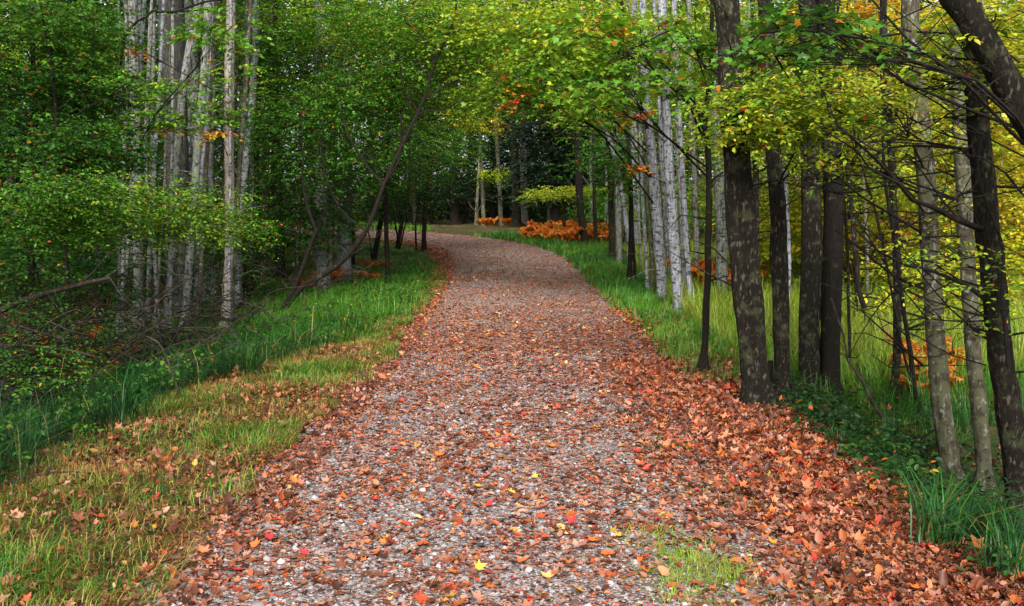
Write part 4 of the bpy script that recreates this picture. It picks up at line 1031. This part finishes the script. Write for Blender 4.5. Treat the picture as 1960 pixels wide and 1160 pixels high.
# on the track
x, y, a, s = patch(175000, 3.2, 17, -1.8, 1.9)
dens = np.clip(.62 + .26 * wob(x, y, 2.4, 6) + .30 * wob(x, y, 6.0, 1) + .16 * smooth(.8, 1.7, s) + .02 * smooth(-1.0, -1.6, s) - .08 * (1 - smooth(4, 6, y)), .15, 1)
moss_gap = lambda x, y: 1 - .85 * np.exp(-((x - .80) / .2) ** 2 - ((y - 4.15) / .36) ** 2)
k = RNG.random(len(x)) < dens * (1 - smooth(10, 17, y)) * moss_gap(x, y); x, y = x[k], y[k]
litter(F, x, y, RNG.lognormal(math.log(.020), .52, len(x)), litter_tint(len(x), .12, .10) + .035 + .03 * wob(x, y, 1.1, 4), .20)
x, y, a, s = patch(140000, 9, 46, -1.85, 1.85)
k = RNG.random(len(x)) < np.interp(y, [9, 16, 25, 45], [0, .8, .55, .35]) * np.clip(.6 + .4 * wob(x, y, 1.7, 6) + .10 * smooth(.8, 1.7, np.abs(s)), .1, 1); x, y = x[k], y[k]
litter(F, x, y, RNG.lognormal(math.log(.036), .35, len(x)), np.clip(litter_tint(len(x), .12, .05) + .15, 0, 1), .25, kinds=(LEAF, CURL))  # litter tint raised to paint in light the shaded far road lacks
# right leaf bank
x, y, a, s = patch(125000, 3.0, 10.5, .7, 3.0, lambda a, s: (RNG.random(len(a)) < smooth(.6, 1.9, s) + .25 * wob(a, s, 3.3, 2)) & (s < np.interp(a, [3, 5, 7, 9, 10.5], [2.3, 2.12, 2.2, 2.45, 2.2]) + RNG.normal(0, .15, len(a))))
k = RNG.random(len(x)) < moss_gap(x, y); x, y = x[k], y[k]
litter(F, x, y, RNG.lognormal(math.log(.0245), .50, len(x)), np.clip(litter_tint(len(x), .17, .17) - .10 * (RNG.random(len(x)) < .35) - .05 * wob(x, y, 4.0, 2), 0, 1), .50, lift=.012)
x, y, a, s = patch(3000, 9, 16, 1.6, 4.0); litter(F, x, y, RNG.lognormal(math.log(.06), .3, len(x)), litter_tint(len(x), .10, .30), .45, lift=.03)
# left verge
x, y, a, s = patch(52000, 3.2, 14, -3.7, -1.35); k = RNG.random(len(x)) < np.clip(.50 + .6 * wob(x, y, 2.2, 10) + .15 * smooth(-2.1, -1.6, s), .14, 1) * np.where(s < left_edge(a), .25, 1); x, y = x[k], y[k]
litter(F, x, y, RNG.lognormal(math.log(.025), .45, len(x)), litter_tint(len(x), .05, .16) - .06, .5, lift=.02)
x, y, a, s = patch(7000, 14, 34, -2.6, -1.4); k = RNG.random(len(x)) < np.where(s < left_edge(a), .12, .9); x, y = x[k], y[k]
litter(F, x, y, RNG.lognormal(math.log(.06), .3, len(x)), litter_tint(len(x), .08, .4), .4, kinds=(LEAF, CURL), lift=.03)
# woods
n = 22000; x = RNG.uniform(-16, -4, n); y = RNG.uniform(6, 28, n)
litter(F, x, y, RNG.lognormal(math.log(.075), .3, n), np.clip(RNG.normal(.2, .12, n), 0, .7), .5, kinds=(CURL, LEAF))
n = 4000; x = RNG.uniform(2.4, 6, n); y = RNG.uniform(3.4, 9, n)
litter(F, x, y, RNG.lognormal(math.log(.07), .3, n), np.clip(RNG.normal(.15, .12, n), 0, .9), .6, kinds=(CURL, MAPLE_DRY))
x, y, a, s = patch(900, 3.2, 12, -3.4, 2.4); n = len(x)
F.add(TWIG[0], TWIG[1], np.stack([x, y, gz(x, y) + .03], 1), rot(RNG.uniform(0, 6.28, n), RNG.normal(0, .12, n), np.zeros(n)) * np.stack([np.full(n, .006), RNG.uniform(.05, .22, n), np.full(n, .006)], 1)[:, None, :], np.full(n, .06))
tag(F.build('leaf_litter', M_LITTER), 'carpet of small brown, pink and orange fallen leaves', 'fallen leaves', kind='stuff')
# chips and crumbs
F = Field()
x, y, a, s = patch(80000, 3.2, 11, -1.7, 1.7)
n = len(x); CH = (np.array([(.5, 0, 0), (.1, .45, .05), (-.5, .2, 0), (-.35, -.4, 0), (.2, -.45, 0), (0, 0, .38)]), [(0, 1, 5), (1, 2, 5), (2, 3, 5), (3, 4, 5), (4, 0, 5)])
F.add(CH[0], CH[1], np.stack([x, y, gz(x, y) + .013], 1), rot(RNG.uniform(0, 6.28, n), RNG.normal(0, .2, n), RNG.normal(0, .2, n)) * RNG.lognormal(math.log(.014), .45, n)[:, None, None], np.clip(RNG.normal(.5, .25, n), 0, 1))
tag(F.build('gravel_chips', M_STONE), 'grey gravel chips strewn on the road surface', 'gravel', kind='stuff')

# low leafy cover in the ditch and in the left grass
F = Field()
for i in range(230):
    y = RNG.uniform(4.0, 9.8); x = .1 + np.interp(y, [3, 5, 7, 9, 10.5], [2.3, 2.15, 2.25, 2.5, 2.8]) + abs(RNG.normal(0, 1.0))
    sprays(F, None, (x, y, gz1(x, y) + RNG.uniform(.03, .25)), (.22, .22, .10), 7, RNG.uniform(.0, .15), leaf=RNG.uniform(.04, .07), L=.22, m=8, sd=.04)  # very low tint puts the shade of the ditch into the leaves
tag(F.build('ground_cover', M_LEAF), 'leafy plants crowding the right ditch, shade painted into their tint', 'plants', kind='stuff')
F = Field()
for i in range(170):
    y = RNG.uniform(5.0, 20); x = .1 + float(left_edge(y)) - abs(RNG.normal(0, 1.2))
    sprays(F, None, (x, y, gz1(x, y) + RNG.uniform(.1, .3)), (.2, .2, .08), 5, RNG.uniform(.15, .42), leaf=RNG.uniform(.04, .065), L=.2, m=7, sd=.05)
tag(F.build('ground_cover', M_LEAF), 'small broad leaved weeds among the left bank grass', 'plants', kind='stuff')

# conspicuous single leaves
def leaf_mat(name, c):
    m, n, l, b, o = mat_new(name)
    tx = n.new('ShaderNodeTexNoise'); tx.inputs['Scale'].default_value = 30
    tc = n.new('ShaderNodeTexCoord'); l.new(tc.outputs['Object'], tx.inputs['Vector'])
    r = ramp(n, [(.35, tuple(v * .6 for v in c)), (.65, tuple(min(1, v * 1.2) for v in c))]); l.new(tx.outputs['Fac'], r.inputs[0])
    l.new(r.outputs[0], b.inputs['Base Color']); b.inputs['Roughness'].default_value = .5
    return m
LM = {'red': leaf_mat('red_leaf', (.52, .030, .035)), 'orange': leaf_mat('orange_leaf', (.58, .15, .03)), 'yellow': leaf_mat('yellow_leaf', (.62, .40, .04))}
LMESH = {}
for cname in LM:
    for v in range(3):
        Fv = Field(); bs = MAPLE_DRY[0].copy(); bs[:, 2] *= (.6, 1.0, 1.6)[v]; bs[:, 0] *= (1, .9, 1.1)[v]; bs = bs + RNG.normal(0, .02, bs.shape)
        Fv.add(bs, MAPLE_DRY[1], np.zeros((1, 3)), np.eye(3)[None], np.zeros(1)); LMESH[cname, v] = Fv.mesh('fallen_leaf', LM[cname])
def single_leaf(x, y, cname, label, group, size):
    o = link('fallen_leaf', LMESH[cname, RNG.integers(3)])
    o.location = (x, y, gz1(x, y) + .035); o.scale = (size,) * 3
    o.rotation_euler = (RNG.normal(0, .25), RNG.normal(0, .25), RNG.uniform(0, 6.28)); tag(o, label, 'leaf', group)
red_px = [(512, 1048), (450, 1105), (720, 965), (853, 1000), (945, 1128), (1340, 850), (1512, 935), (565, 868), (1220, 870), (940, 980), (300, 965), (1100, 1015), (1325, 1135), (700, 1030), (640, 1060), (1430, 1000), (580, 1080),
          (1600, 950), (1250, 1010), (850, 880), (970, 850), (760, 870)]
yel_px = [(910, 1108), (1020, 922), (915, 945), (1175, 1040), (880, 780), (985, 955), (1310, 1075), (700, 905)]
ora_px = [(495, 1060), (985, 848), (1060, 865), (740, 825), (720, 1075), (860, 1110), (1130, 1050), (1465, 1010), (1000, 1085), (1240, 1110), (660, 960), (1400, 1090), (1530, 1080), (1720, 1110), (1680, 1075), (1730, 1065),
          (1750, 1145), (1560, 860), (845, 885), (1190, 930)]
for cname, lst, desc in (('red', red_px, 'crimson'), ('yellow', yel_px, 'bright yellow'), ('orange', ora_px, 'vivid orange')):
    for px, py in lst:
        h = hit(px, py); single_leaf(h[0], h[1], cname, desc + ' fallen maple leaf standing out from the duller leaves on the road', desc + ' leaves on the road', RNG.uniform(.045, .070))
lone = [(90, 1100, 'red', 'large red leaf lying in the grass at the lower left corner'), (1650, 760, 'orange', 'single orange leaf caught in the ditch grass below the dead stick'), (1640, 815, 'red', 'small dark red leaf in the black ditch'),
        (1880, 1065, 'orange', 'big orange maple leaf among the sedge near the right edge'), (1760, 1062, 'red', 'red leaf at the brink of the ditch beside the sedge'), (1585, 818, 'orange', 'orange leaf at the top of the leaf bank beside the sedge tuft')]
for px, py, cname, lb in lone:
    h = hit(px, py); single_leaf(h[0], h[1], cname, lb, None, .085)
